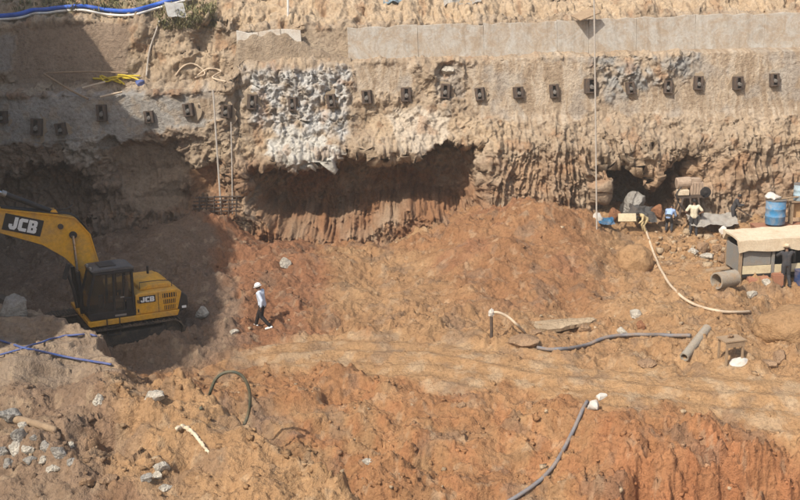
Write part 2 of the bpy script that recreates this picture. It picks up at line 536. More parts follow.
def ground_z(X, Y):
    r = int(np.clip(np.searchsorted(rowsY, Y) - 1, 0, len(rowsY) - 2))
    f = (Y - rowsY[r]) / (rowsY[r + 1] - rowsY[r])
    o = []
    for rr in (r, r + 1):
        o.append(np.interp(X, gX[rr], gZ[rr]))
    return float(o[0] * (1 - f) + o[1] * f)

# ================================================================== back wall of the pit
# per station: photo column, then (py, depth) from the foot to the crest
ST = [
 (-420, [(275,45.5),(210,46.3),(160,46),(145,45.9),(97,46.2),(88,48.3),(30,49),(14,50.5),(0,52.5)]),
 (-60, [(270,45.3),(210,46.3),(160,46),(145,45.9),(97,46.2),(86,48.3),(26,49),(12,50.5),(-5,52.5)]),
 (8, [(262,45.8),(200,46.7),(160,46.4),(145,46.3),(95,46.5),(85,48.5),(24,49.2),(12,50.7),(-5,52.6)]),
 (100, [(257,46.5),(200,47.6),(152,47.0),(138,46.9),(95,47.2),(86,49.3),(21,50.0),(10,51.2),(-5,53)]),
 (180, [(250,47.0),(195,48.0),(150,47.5),(132,47.3),(93,47.5),(83,49.6),(20,50.2),(10,51.2),(-3,53)]),
 (228, [(243,47.0),(192,47.8),(150,47.6),(126,47.5),(90,47.8),(78,49.8),(28,50.2),(18,51),(0,53)]),
 (243, [(243,46.8),(198,47.2),(165,47.3),(125,48.3),(66,48.9),(60,50.0),(32,50.3),(24,51),(0,53.2)]),
 (350, [(244,46.9),(195,47.3),(152,47.5),(120,48.6),(63,49.1),(58,50.2),(28,50.5),(19,51.2),(0,53.3)]),
 (480, [(240,47.1),(190,47.4),(146,47.6),(115,48.7),(60,49.3),(54,50.4),(25,50.7),(17,51.4),(0,53.5)]),
 (600, [(233,47.3),(190,47.6),(150,47.7),(115,48.9),(56,49.5),(50,50.6),(20,50.9),(13,51.6),(0,53.5)]),
 (700, [(226,47.6),(185,47.9),(145,48.2),(110,49.1),(53,49.6),(47,50.8),(16,51.1),(10,51.8),(-3,53.7)]),
 (800, [(222,47.6),(170,48.0),(140,48.5),(106,49.3),(51,49.7),(45,50.9),(13,51.2),(7,52),(-6,54)]),
 (1250, [(215,47.6),(165,48.0),(135,48.5),(100,49.3),(47,49.7),(41,50.9),(9,51.2),(3,52),(-10,54)]),
]
stX, stYZ = [], []
for px, pts in ST:
    X = at_y(px, 120, 49.0)[0]
    row = [(pts[0][1] - .2, -3.0)]
    for py, Y in pts:
        row.append((Y, at_y(px, py, Y)[2]))
    y9, z9 = row[-1]
    row += [(y9 + 5, z9 + 1.6), (y9 + 11, 19.0), (y9 + 30, 20.0), (900, 22.0)]
    stX.append(X)
    stYZ.append(row)
stX = np.array(stX)
stYZ = np.array(stYZ)                      # station, point, (Y, Z)
segn = [4, 62, 62, 52, 78, 26, 52, 20, 30, 14, 10, 6, 3]
tt = np.concatenate([np.linspace(k, k + 1, n, endpoint=False) for k, n in enumerate(segn)] + [[len(segn)]])
wcols = np.r_[-np.geomspace(400, 24.5, 14), np.linspace(-23.5, 23.5, 900), np.geomspace(24.5, 400, 14)]
T, WX = np.meshgrid(tt, wcols, indexing='ij')
Xq = WX + 0.45 * fbm2(WX, T * 2.2, 0.45, 4, 201) + 0.12 * fbm2(WX, T * 3, 2.0, 3, 205)
Tq = np.clip(T + 0.16 * fbm2(WX, T * 3, 0.5, 4, 211) * ((T > 1.5) & (T < 9)), 0, len(segn))
sidx = np.clip(np.searchsorted(stX, Xq) - 1, 0, len(stX) - 2)
sf = np.clip((Xq - stX[sidx]) / (stX[sidx + 1] - stX[sidx]), 0, 1)
k = np.clip(np.floor(Tq).astype(int), 0, len(segn) - 1)
kf = (Tq - k)
def prof(c):
    a = stYZ[sidx, k, c] * (1 - kf) + stYZ[sidx, k + 1, c] * kf
    b = stYZ[sidx + 1, k, c] * (1 - kf) + stYZ[sidx + 1, k + 1, c] * kf
    return a * (1 - sf) + b * sf
WY, WZ = prof(0), prof(1)
# undercut hollows: lip line, floor line (photo), depth
def hollow(lip, bot, depth, seed):
    global WY
    L = np.array([wall_xz(*p, 47.6) for p in lip])
    B = np.array([wall_xz(*p, 47.6) for p in bot])
    wz = WZ + 0.34 * fbm2(WX, WZ * .3, 0.9, 4, seed, .6)
    wxx = WX + 0.25 * fbm2(WX, WZ, 0.9, 3, seed + 5)
    zl = np.interp(wxx, L[:, 0], L[:, 1])
    zb = np.interp(wxx, B[:, 0], B[:, 1])
    inx = sstep(L[0, 0] - .2, L[0, 0] + 1.0, wxx) * (1 - sstep(L[-1, 0] - 1.3, L[-1, 0] + .3, wxx))
    f = np.clip((wz - zb) / np.maximum(zl - zb, .1), 0, 1)
    m = np.where(wz < zl, np.clip(f * 3.6, 0, 1) ** 0.7, 0) * inx
    m = m * (1 - sstep(zl - .3, zl + .08, wz))
    WY = WY + depth * m
    return m
h1 = hollow([(246,170),(262,163),(285,166),(305,170),(328,160),(345,149),(372,152),(402,158),(440,146),(468,140),(484,148)],
            [(246,208),(262,212),(285,230),(310,236),(345,236),(385,222),(410,212),(440,218),(468,232),(484,238)], 3.2, 221)
h2 = hollow([(592,168),(606,163),(628,160),(640,166),(652,180),(664,166),(690,150),(700,156)],
            [(592,232),(606,235),(628,236),(640,236),(652,236),(664,232),(690,205),(700,185)], 3.8, 231)
h3 = hollow([(-40,180),(18,172),(40,166),(62,164),(84,166),(98,172)], [(-40,250),(18,262),(40,262),(62,258),(84,240),(98,220)], 1.5, 241)
h4 = hollow([(96,140),(112,138),(150,140),(178,134),(188,140)], [(96,180),(112,185),(150,190),(178,180),(188,170)], 0.6, 251)
h5 = hollow([(182,22),(190,20),(205,21),(216,26)], [(182,50),(190,58),(205,55),(216,50)], 0.9, 261)
h6 = hollow([(196,165),(205,162),(218,166),(224,172)], [(196,196),(205,198),(218,198),(224,196)], .5, 271)
hol = np.clip(h1 + h2 + h3, 0, 1)

# regions of the wall, in wall coordinates
ragX = WX + 0.22 * fbm2(WX, WZ, 1.3, 4, 281)
ragZ = WZ + 0.22 * fbm2(WX, WZ, 1.3, 4, 285)
def wreg(pts, Y=49.0, soft=.12):
    q = [wall_xz(*p, Y) for p in pts]
    i_ = inpoly(ragX, ragZ, q)
    d_ = segdist(ragX, ragZ, q + [q[0]])
    return sstep(-soft, soft, np.where(i_, d_, -d_))
g1 = np.clip(wreg([(243,64),(300,61),(345,64),(350,85),(349,118),(346,138),(318,128),(300,138),(262,122),(250,108)], 49.0, .4) * (1.45 + 1.2 * fbm2(WX, WZ, .9, 3, 287)), 0, 1)
g1b = wreg([(268,140),(292,130),(322,140),(345,150),(330,162),(308,168),(284,164),(268,155)], 48.2)
g2 = np.clip(wreg([(588,54),(640,52),(694,50),(702,62),(690,80),(650,84),(640,100),(608,100),(592,84)], 49.0, .4) * (.75 + 1.2 * fbm2(WX, WZ, .9, 3, 289)), 0, 1)
pale = wreg([(385,112),(420,106),(452,112),(446,140),(420,150),(398,146)], 48.6)
pan = np.maximum.reduce([wreg([(354,64),(412,61),(412,92),(356,97)]), wreg([(188,96),(240,92),(240,116),(190,122)], 47.6), wreg([(464,62),(590,57),(596,112),(560,124),(520,122),(470,112)]), wreg([(602,84),(664,84),(664,114),(600,116)]),
                         wreg([(690,50),(830,44),(830,114),(760,118),(700,118),(640,114),(664,84)])])
stripR = wreg([(346,30),(470,26),(640,18),(830,10),(830,48),(640,52),(346,60)], 50.5)
cav = wreg([(434,66),(462,64),(464,98),(440,100)])
shot = wreg([(-160,98),(20,97),(70,94),(135,93),(170,98),(212,92),(220,110),(205,126),(165,128),(140,138),(92,152),(60,144),(20,140),(-160,150)], 47.2)
panL = wreg([(18,26),(128,22),(126,82),(20,84)], 49.5)
conL = wreg([(-160,36),(12,36),(14,72),(-160,76)], 49.0)
mudp = wreg([(190,170),(222,160),(224,195),(196,196)], 47.7)
greyL = wreg([(106,142),(170,136),(190,170),(176,212),(140,214),(120,190)], 47.3)
whL = wreg([(66,144),(95,138),(98,160),(84,168),(66,160)], 47.0)
strip = wreg([(237,33),(350,28),(352,57),(237,62)], 50.4)
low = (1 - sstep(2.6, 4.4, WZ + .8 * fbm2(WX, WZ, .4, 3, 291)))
flute_zone = (1 - sstep(4.0, 5.4, WZ)) * (1 - .35 * hol) * (.25 + .75 * sstep(-.2, .3, fbm2(WX, WZ, .25, 3, 293)))
fl_extra = wreg([(478,120),(560,118),(596,150),(596,240),(470,244),(478,150)], 47.6, .5)
smoothreg = np.clip(pan + shot + panL + conL + .8 * greyL + mudp + strip * .8 + stripR * .7, 0, 1)
upper = sstep(7.6, 7.9, T)
# relief
amp = (1 - .94 * smoothreg) * (1 - .4 * flute_zone * (1 - sstep(3.0, 4.0, WZ)))
fl2 = wreg([(238,196),(300,206),(400,198),(486,200),(486,252),(238,252)], 47.4, .4)
amp = amp * (1 - .7 * fl2)
below = 1 - sstep(4.95, 5.08, T)
g1, g2 = g1 * below, g2 * below
NX3, NY3, NZ3 = WX, WY, WZ
lump = fbm3(NX3, NY3, NZ3, 0.55, 3, 301, .5)
lump2 = fbm3(NX3, NY3, NZ3 * .8, 1.7, 4, 311, .55, True)
wlx = WX + .12 * fbm2(WX, WZ, 1.8, 3, 321)
wlz = WZ * .8 + .12 * fbm2(WX, WZ, 1.8, 3, 325)
wc = clods2(wlx, wlz, .62, 21, .55)
wc2 = clods2(wlx + 2, wlz, .30, 23, .65)
flx = WX + .35 * fbm2(WX * .6, WZ * .35, 1.0, 3, 331)
def groove(per, seed, slant=.15):
    q = (flx + slant * WZ) / per + .5 * gn2(WX * .4, WZ * .5, seed)
    tri = 1 - np.abs(np.mod(q, 1.0) - .5) * 2
    hh = _hash(np.floor(q).astype(np.int64), np.zeros(q.shape, dtype=np.int64), np.zeros(q.shape, dtype=np.int64), seed)
    return np.abs(tri - .35) * (.35 + (hh & np.uint32(255)).astype(np.float32) / 255)
gsel = sstep(-.1, .25, fbm2(WX, WZ * .7, .35, 3, 343))
flute = groove(.62, 335) * gsel + groove(.34, 336, -.1) * (1 - gsel) * .7
flute2 = fbm2(WX * 3.6, WZ * .6, 1.0, 4, 341, .6, True)
wf1 = facets2(wlx, wlz * 1.0, .7, 41)
wf2 = facets2(wlx + 4, wlz * .9, .32, 43)
wf3 = facets2(wlx + 8, wlz * .9, .15, 45)
disp = amp * (0.42 * lump + 0.22 * lump2 + .13 * wf1 * (1 - .6 * hol) + .12 * wf2 * (1 - .6 * hol) + .08 * wf3 + .09 * (groove(.23, 338, .3) - .2) * (1 - gsel))
disp = disp + flute_zone * (1 - smoothreg) * (.50 * flute + .24 * flute2) * (1 + .6 * (1 - sstep(2.4, 3.4, WZ))) + fl_extra * (.36 * flute + .12 * lump2)
disp = disp * (1 - .75 * fl2) + fl2 * (.50 * groove(.40, 339, .08) + .16 * flute2 + .16 * wf3 + .14 * wf2 + .16 * lump2 - .1)
rockn = fbm3(NX3, NY3, NZ3, 2.6, 4, 351, .6, True)
disp = disp + (g1 + .9 * g2 + .4 * g1b + .6 * whL) * (.12 + .13 * rockn + .14 * wf2 + .10 * wf3)
disp = disp + .012 * fbm2(WX * 5, WZ * .5, 1.0, 3, 355) * smoothreg + .02 * fbm3(NX3, NY3, NZ3, 6, 2, 357)
disp = disp + ((T > 7.0) & (T < 8.6)) * (1 - smoothreg) * (.22 * wf1 + .14 * wf2)
disp = disp * (1 - .22 * sstep(4.0, 5.0, WZ))
disp = disp + hol * (.16 * lump2 + .10 * wf2)
disp = disp - .25 * cav - .5 * hol * .3 * lump
disp = disp * (T > .5) * (T < 12.2)
P = np.stack([WX, WY, WZ], -1)
dU = np.gradient(P, axis=1)
dV = np.gradient(P, axis=0)
N = np.cross(dU, dV)
N /= np.linalg.norm(N, axis=-1, keepdims=True) + 1e-9
# face the open pit
N[N[..., 1] > 0.35] *= -1
N[..., 1] -= .35
N /= np.linalg.norm(N, axis=-1, keepdims=True) + 1e-9
_k = np.clip(np.maximum(fl2, hol) * 1.3, 0, 1)[..., None] * .95
N = N * (1 - _k) + np.array([0, -1.0, .08]) * _k
N /= np.linalg.norm(N, axis=-1, keepdims=True) + 1e-9
P = P + N * disp[..., None]
WP = P
# colours
wA = fbm2(WX, WZ, .5, 4, 361)
wB = fbm2(WX, WZ, 1.6, 4, 365)
streak = fbm2(WX * 3 + .8 * wA, WZ * .35, 1.0, 4, 369, .7)
wcol = np.ones(WX.shape + (3,)) * C_WALL
wcol = lerp(wcol, np.clip(.4 + 1.2 * wB, 0, 1) * .75, C_WALL2)
wcol = lerp(wcol, np.clip(sstep(.1, .5, wA) * .5, 0, 1), C_PALE)
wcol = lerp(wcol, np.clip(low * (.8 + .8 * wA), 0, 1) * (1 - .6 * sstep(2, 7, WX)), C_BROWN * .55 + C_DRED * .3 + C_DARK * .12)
wcol = lerp(wcol, sstep(6.1, 6.6, WZ) * (1 - sstep(8.4, 8.8, WZ)) * .45, C_MUDSH)
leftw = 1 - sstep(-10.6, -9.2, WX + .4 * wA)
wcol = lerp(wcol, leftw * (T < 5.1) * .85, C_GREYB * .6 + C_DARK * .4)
wcol = lerp(wcol, panL * .9, C_GREYB * .8 + C_DARK * .2)
wcol = lerp(wcol, conL, C_SHOT * .6 + C_GREYB * .4)
wcol = lerp(wcol, greyL * .7, C_GREYB * .6 + C_MUDSH * .4)
wcol = lerp(wcol, shot, C_SHOT)
wcol = lerp(wcol, np.clip(shot * sstep(.15, .5, wB) * .5, 0, 1), C_MUDSH)
wcol = lerp(wcol, whL * .8, C_GREY * .6 + C_PALE * .4)
wcol = lerp(wcol, pan, C_MUDSH)
wcol = lerp(wcol, np.clip(pan * sstep(0, .5, streak) * .35, 0, 1), C_WHITE * .6 + C_PALE * .4)
wcol = lerp(wcol, np.clip(pan * sstep(.02, .4, -streak) * .65, 0, 1), C_WALL2 * .9)
wcol = lerp(wcol, np.clip(pan * sstep(.05, .45, wA) * .5, 0, 1), C_SHOT)
wcol = lerp(wcol, cav * .8, C_SHOT * .7 + C_WALL2 * .4)
wcol = lerp(wcol, mudp, C_BROWN * .7 + C_GREYB * .3)
wcol = lerp(wcol, pale * .7, C_WHITE * .55 + C_PALE * .45)
wcol = lerp(wcol, np.clip(g1 * (.8 + wB), 0, 1), np.array([.475, .46, .435]))
wcol = lerp(wcol, g1b, C_WHITE * .6 + C_GREY * .4)
wcol = lerp(wcol, np.clip(g2 * (.8 + wB), 0, 1), C_GREY * .8)
wcol = lerp(wcol, strip * .85, C_MUDSH * .9)
wcol = lerp(wcol, upper * .6, C_PALE)
green = (T > 7.4) * (1 - sstep(-9.6, -8.6, WX)) * sstep(-.2, .3, wB)
wcol = lerp(wcol, green * .5, np.array([.15, .15, .07]))
wcol = lerp(wcol, sstep(.3, .65, fbm2(WX, WZ, 1.0, 4, 373)) * (1 - smoothreg) * .4, C_BROWN)
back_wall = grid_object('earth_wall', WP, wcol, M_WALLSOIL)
back_wall['label'] = 'tall cut earth wall with patches of sprayed concrete'

# side wall of the pit, beyond the left edge of the picture: added, with its rim shaped to keep the sun off the left of the pit
sY = np.r_[np.linspace(-8, 54, 150)]
sV = np.linspace(0, 1, 70)
topz = 0.5 * fbm2(sY, sY * 0, .6, 3, 387) + np.interp(sY, [-8, 6, 12, 16, 18.2, 19.6, 21, 30, 38, 44, 54], [12.5, 12.5, 12.8, 13.0, 13.4, 16.5, 19.3, 19.6, 19.4, 19.6, 20])
toeX = np.interp(sY, [6, 20, 34, 46, 54], [-16.5, -17.4, -18.4, -20.6, -22.5])
V_, Y_ = np.meshgrid(sV, sY, indexing='ij')
cut = 0.86
zz = np.where(V_ < cut, -2 + (topz[None, :] + 2) * V_ / cut, topz[None, :] + .6 * (V_ - cut) / (1 - cut))
xx = np.where(V_ < cut, toeX[None, :] - .35 * V_ / cut, toeX[None, :] - .35 - 160 * ((V_ - cut) / (1 - cut)) ** 2)
xx = xx + .45 * fbm2(Y_, zz, .35, 4, 381) * (V_ < cut)
side = grid_object('shade_side_wall', np.stack([xx, Y_ + .2 * fbm2(Y_, zz, .8, 2, 385), zz], -1),
                   np.ones(xx.shape + (3,)) * C_GREYB, M_WALLSOIL)
side['label'] = 'steep earth wall closing the pit beside the machine'

# ray casting against the terrain (every second vertex) for resting things on it
def _tris(P, step):
    Q = P[::step, ::step]
    nr, nc = Q.shape[:2]
    idx = np.arange(nr * nc).reshape(nr, nc)
    q = np.stack([idx[:-1, :-1], idx[:-1, 1:], idx[1:, 1:], idx[1:, :-1]], -1).reshape(-1, 4)
    return Q.reshape(-1, 3), q
_gv, _gf = _tris(np.stack([gX, gY, gZ], -1)[20:], 3)
_wv, _wf = _tris(WP[:400], 3)
BVH_G = BVHTree.FromPolygons(_gv.tolist(), _gf.tolist())
BVH_W = BVHTree.FromPolygons(_wv.tolist(), _wf.tolist())
def hit(px, py, what='both'):
    d = Vector(ray(px, py)).normalized()
    o = Vector(CAMPOS)
    best = None
    for n_, b in (('ground', BVH_G), ('wall', BVH_W)):
        if what in ('both', n_):
            h = b.ray_cast(o, d)
            if h[0] is not None and (best is None or h[3] < best[3]):
                best = h
    return best[0].copy()
# ================================================================== object helpers
def _basis(d):
    d = Vector(d).normalized()
    a = Vector((0, 0, 1)) if abs(d.z) < .9 else Vector((1, 0, 0))
    u = d.cross(a).normalized()
    return u, d.cross(u).normalized()
def box(bm, c, s, R=None):
    c = Vector(c)
    vs = []
    for x in (-.5, .5):
        for y in (-.5, .5):
            for z in (-.5, .5):
                v = Vector((x * s[0], y * s[1], z * s[2]))
                if R is not None:
                    v = R @ v
                vs.append(bm.verts.new(c + v))
    for f in ((0,1,3,2),(4,6,7,5),(0,4,5,1),(2,3,7,6),(0,2,6,4),(1,5,7,3)):
        bm.faces.new([vs[i] for i in f])
    return vs
def bar(bm, p0, p1, w, h=None):
    """square bar between two points"""
    p0, p1 = Vector(p0), Vector(p1)
    h = w if h is None else h
    u, v = _basis(p1 - p0)
    r = []
    for p in (p0, p1):
        r.append([bm.verts.new(p + u * (a * w / 2) + v * (b * h / 2)) for a, b in ((-1,-1),(1,-1),(1,1),(-1,1))])
    for i in range(4):
        j = (i + 1) % 4
        bm.faces.new([r[0][i], r[0][j], r[1][j], r[1][i]])
    bm.faces.new(r[0][::-1])
    bm.faces.new(r[1])
def cyl(bm, p0, p1, r0, r1=None, n=12, caps=True):
    p0, p1 = Vector(p0), Vector(p1)
    r1 = r0 if r1 is None else r1
    u, v = _basis(p1 - p0)
    a = [2 * math.pi * i / n for i in range(n)]
    A = [bm.verts.new(p0 + (u * math.cos(t) + v * math.sin(t)) * r0) for t in a]
    B = [bm.verts.new(p1 + (u * math.cos(t) + v * math.sin(t)) * r1) for t in a]
    for i in range(n):
        j = (i + 1) % n
        bm.faces.new([A[i], A[j], B[j], B[i]])
    if caps:
        bm.faces.new(A[::-1])
        bm.faces.new(B)
def spline(pts, n=8):
    """Catmull-Rom through the points"""
    P = [Vector(p) for p in pts]
    P = [P[0] * 2 - P[1]] + P + [P[-1] * 2 - P[-2]]
    out = []
    for i in range(1, len(P) - 2):
        for k in range(n):
            t = k / n
            a, b, c, d = P[i - 1], P[i], P[i + 1], P[i + 2]
            out.append(.5 * ((2 * b) + (c - a) * t + (2 * a - 5 * b + 4 * c - d) * t * t + (3 * b - a - 3 * c + d) * t ** 3))
    out.append(P[-2])
    return out
def tube(bm, pts, r, n=8, r_end=None):
    pts = [Vector(p) for p in pts]
    m = len(pts)
    u = None
    rings = []
    for i, p in enumerate(pts):
        d = (pts[min(i + 1, m - 1)] - pts[max(i - 1, 0)]).normalized()
        if u is None:
            u = _basis(d)[0]
        u = (u - d * u.dot(d)).normalized()
        v = d.cross(u)
        rr = r if r_end is None else r + (r_end - r) * i / (m - 1)
        rings.append([bm.verts.new(p + (u * math.cos(2 * math.pi * k / n) + v * math.sin(2 * math.pi * k / n)) * rr) for k in range(n)])
    for a, b in zip(rings[:-1], rings[1:]):
        for i in range(n):
            j = (i + 1) % n
            bm.faces.new([a[i], a[j], b[j], b[i]])
    bm.faces.new(rings[0][::-1])
    bm.faces.new(rings[-1])
def prism(bm, poly, y0, y1):
    """polygon in (x, z) drawn out from y0 to y1"""
    A = [bm.verts.new((x, y0, z)) for x, z in poly]
    B = [bm.verts.new((x, y1, z)) for x, z in poly]
    n = len(poly)
    for i in range(n):
        j = (i + 1) % n
        bm.faces.new([A[i], A[j], B[j], B[i]])
    bm.faces.new(A[::-1])
    bm.faces.new(B)
def ball(bm, c, s, sub=2, R=None):
    r = bmesh.ops.create_icosphere(bm, subdivisions=sub, radius=1.0)
    for v in r['verts']:
        q = Vector((v.co.x * s[0], v.co.y * s[1], v.co.z * s[2]))
        if R is not None:
            q = R @ q
        v.co = Vector(c) + q
    return r['verts']
def finish(name, bm, mat, parent=None, smooth=False, bevel=0, seg=2):
    if bevel:
        bmesh.ops.remove_doubles(bm, verts=bm.verts, dist=1e-5)
        es = [e for e in bm.edges if len(e.link_faces) == 2 and e.calc_face_angle(0) > .5]
        bmesh.ops.bevel(bm, geom=es, offset=bevel, segments=seg, profile=.6, affect='EDGES', clamp_overlap=True)
    bmesh.ops.recalc_face_normals(bm, faces=bm.faces)
    me = bpy.data.meshes.new(name)
    bm.to_mesh(me)
    bm.free()
    if smooth:
        for p in me.polygons:
            p.use_smooth = True
        if smooth != 'all':
            me.set_sharp_from_angle(angle=.7)
    if mat is not None:
        me.materials.append(mat)
    o = bpy.data.objects.new(name, me)
    COL.objects.link(o)
    if parent is not None:
        o.parent = parent
    return o
def tag(o, label, cat, group=None):
    o['label'] = label
    o['category'] = cat
    o['kind'] = 'thing'
    if group:
        o['group'] = group
    return o
def thing(name, label, cat, loc=(0, 0, 0), rotz=0.0, group=None, rot=None):
    o = bpy.data.objects.new(name, None)
    COL.objects.link(o)
    o.location = loc
    o.rotation_euler = rot if rot else (0, 0, rotz)
    o.empty_display_size = .3
    return tag(o, label, cat, group)
def copy_tree(o, parent=None):
    c = o.copy()
    COL.objects.link(c)
    c.parent = parent
    for ch in list(o.children):
        copy_tree(ch, c)
    return c
def text_mesh(name, body, size, mat, parent, loc, rot, bold=.02, shear=0.0, sx=1.0):
    cu = bpy.data.curves.new(name, 'FONT')
    cu.body = body
    cu.size = size
    cu.align_x = 'CENTER'
    cu.align_y = 'CENTER'
    cu.offset = bold
    cu.extrude = .004
    cu.shear = shear
    to = bpy.data.objects.new(name + '_curve', cu)
    COL.objects.link(to)
    dg = bpy.context.evaluated_depsgraph_get()
    me = bpy.data.meshes.new_from_object(to.evaluated_get(dg))
    me.name = name
    bpy.data.objects.remove(to)
    bpy.data.curves.remove(cu)
    me.materials.clear()
    me.materials.append(mat)
    o = bpy.data.objects.new(name, me)
    COL.objects.link(o)
    o.parent = parent
    o.location = loc
    o.rotation_euler = rot
    o.scale = (sx, 1, 1)
    return o
def remeshed(name, bm, mat, parent, voxel, smooth_it=3):
    me = bpy.data.meshes.new(name)
    bm.to_mesh(me)
    bm.free()
    o = bpy.data.objects.new(name, me)
    COL.objects.link(o)
    r = o.modifiers.new('r', 'REMESH')
    r.mode = 'VOXEL'
    r.voxel_size = voxel
    s = o.modifiers.new('s', 'SMOOTH')
    s.factor = .5
    s.iterations = smooth_it
    dg = bpy.context.evaluated_depsgraph_get()
    m2 = bpy.data.meshes.new_from_object(o.evaluated_get(dg))
    m2.name = name
    o.modifiers.clear()
    o.data = m2
    bpy.data.meshes.remove(me)
    for p in m2.polygons:
        p.use_smooth = True
    m2.materials.clear()
    m2.materials.append(mat)
    o.parent = parent
    return o
def noisy(vs, amp, f, seed):
    co = np.array([v.co[:] for v in vs])
    d = fbm3(co[:, 0], co[:, 1], co[:, 2], f, 3, seed)
    for v, k in zip(vs, d):
        v.co += v.normal * float(k) * amp if v.normal.length > .5 else v.co.normalized() * float(k) * amp
def drape(pts, lift, what='both', n=6):
    """photo points -> a soft path lying on the terrain"""
    fine = spline([(x, y, 0) for x, y in pts], max(2, n))
    w = [hit(p.x, p.y, what) for p in fine]
    for _ in range(3):
        w = [w[0]] + [max(w[i].z, (w[i - 1].z + w[i + 1].z) / 2) and Vector(((w[i - 1].x + 2 * w[i].x + w[i + 1].x) / 4, (w[i - 1].y + 2 * w[i].y + w[i + 1].y) / 4,
                      max(w[i].z * .7 + .3 * (w[i - 1].z + w[i + 1].z) / 2, (w[i - 1].z + 2 * w[i].z + w[i + 1].z) / 4))) for i in range(1, len(w) - 1)] + [w[-1]]
    return [p + Vector((0, -lift * .5, lift)) for p in w]
def letter_mesh(name, h, mat, parent, c, ux, uz, un):
    """the three block letters J C B, h high, centred on c"""
    J_ = [[(.35,1),(.62,1),(.62,.22),(.48,0),(.14,0),(0,.2),(0,.42),(.25,.42),(.25,.27),(.35,.27)]]
    C_ = [[(.64,1),(.14,1),(0,.86),(0,.14),(.14,0),(.64,0),(.64,.26),(.28,.26),(.28,.74),(.64,.74)]]
    B_ = [[(0,0),(.26,0),(.26,1),(0,1)],[(.262,.78),(.40,.78),(.40,1),(.262,1)],[(.262,.40),(.40,.40),(.40,.60),(.262,.60)],[(.262,0),(.40,0),(.40,.22),(.262,.22)],
          [(.402,0),(.56,0),(.68,.1),(.68,.42),(.59,.5),(.66,.58),(.66,.9),(.55,1),(.402,1)]]
    bm = bmesh.new()
    for polys, x0 in ((J_, -1.04), (C_, -.34), (B_, .38)):
        for poly in polys:
            q = [Vector(c) + Vector(ux) * ((x + x0) * h) + Vector(uz) * ((z - .5) * h) for x, z in poly]
            f = [bm.verts.new(p + Vector(un) * .006) for p in q]
            g = [bm.verts.new(p - Vector(un) * .004) for p in q]
            bm.faces.new(f)
            bm.faces.new(g[::-1])
            for i in range(len(q)):
                j = (i + 1) % len(q)
                bm.faces.new([f[i], g[i], g[j], f[j]])
    return finish(name, bm, mat, parent)

# ------------------------------------------------------------------ materials of things
M_YELLOW = paint_material('yellow machine paint', (0.74, 0.37, 0.022), .42, dirt=(.36, .24, .12), dirt_amt=.8, scale=1.3)
M_BLACK = paint_material('black machine paint', (0.018, 0.018, 0.02), .45, dirt=(.12, .09, .065), dirt_amt=.4, scale=2.0)
M_TRACK = paint_material('muddy track steel', (0.06, 0.05, 0.042), .8, dirt=(.2, .14, .09), dirt_amt=.9, scale=2.5, bump=.2)
M_STEEL = paint_material('dull steel', (0.35, 0.34, 0.32), .4, .6, dirt_amt=.4)
M_CHROME = paint_material('hydraulic rod', (0.6, 0.6, 0.6), .2, 1.0, dirt_amt=.1)
M_GLASS = glass_material('cab glass', (.03, .035, .035), .28)
M_SEAT = paint_material('tan seat cloth', (0.33, 0.21, 0.12), .9)
M_WHITE = paint_material('white lettering', (0.8, 0.8, 0.78), .6, dirt_amt=.15)
M_RUST = paint_material('rusty anchor steel', (0.085, 0.066, 0.055), .75, .2, dirt=(.2, .12, .07), dirt_amt=.7, scale=6, bump=.15)
M_CONC = paint_material('retaining wall concrete', (0.50, 0.465, 0.41), .9, dirt=(.42, .32, .22), dirt_amt=.75, scale=.55, bump=.3, spec=.2)
def stained_concrete(name, base, mud):
    m, nt, b = mat_new(name)
    tc = nt.nodes.new('ShaderNodeTexCoord')
    mp = nt.nodes.new('ShaderNodeMapping')
    mp.inputs['Scale'].default_value = (1.6, 1.6, .22)
    nt.links.new(tc.outputs['Object'], mp.inputs[0])
    n1 = _noise(nt, tc.outputs['Object'], 1.1, 7, .75, 1.2)
    n2 = _noise(nt, mp.outputs[0], 2.2, 6, .7)
    n3 = _noise(nt, tc.outputs['Object'], 9, 6, .7)
    r1 = _ramp(nt, n1.outputs[0], [(.37, 0.0), (.60, .95)])
    c = _mix(nt, base, mud, r1.outputs[0], 'MIX')
    r2 = _ramp(nt, n2.outputs[0], [(.28, (.78, .75, .71)), (.48, 1.0), (.7, (1.06, 1.06, 1.05))])
    c = _mix(nt, c, r2.outputs[0])
    r3 = _ramp(nt, n3.outputs[0], [(.3, .8), (.7, 1.12)])
    c = _mix(nt, c, r3.outputs[0])
    nt.links.new(c, b.inputs['Base Color'])
    b.inputs['Roughness'].default_value = .92
    b.inputs['Specular IOR Level'].default_value = .2
    _bump(nt, b, n3.outputs[0], .5, .05)
    return m
M_CONC = stained_concrete('stained wall concrete', (.44, .415, .375), (.36, .285, .21))
M_CONCP = paint_material('pipe concrete', (0.31, 0.275, 0.225), .9, dirt=(.36, .24, .14), dirt_amt=.8, scale=2.0, bump=.3, spec=.2)
M_BLUEH = paint_material('blue plastic hose', (0.05, 0.10, 0.30), .5, dirt_amt=.5, scale=3)
M_BLUEP = paint_material('bright blue pipe', (0.02, 0.11, 0.52), .4, dirt_amt=.2, scale=3)
M_WHITEH = paint_material('white plastic hose', (0.72, 0.71, 0.68), .5, dirt_amt=.4, scale=3)
M_CREAMH = paint_material('cream hose', (0.58, 0.46, 0.33), .6, dirt_amt=.5)
M_GREYH = paint_material('grey hose', (0.17, 0.165, 0.175), .6, dirt_amt=.8)
M_GREENH = paint_material('green grey hose', (0.075, 0.08, 0.055), .6, dirt=(.25,.18,.1), dirt_amt=.8)
M_YROPE = paint_material('yellow rope', (0.66, 0.50, 0.04), .8, dirt_amt=.3)
M_ROD = paint_material('pale rod', (0.44, 0.40, 0.35), .6, dirt_amt=.4)
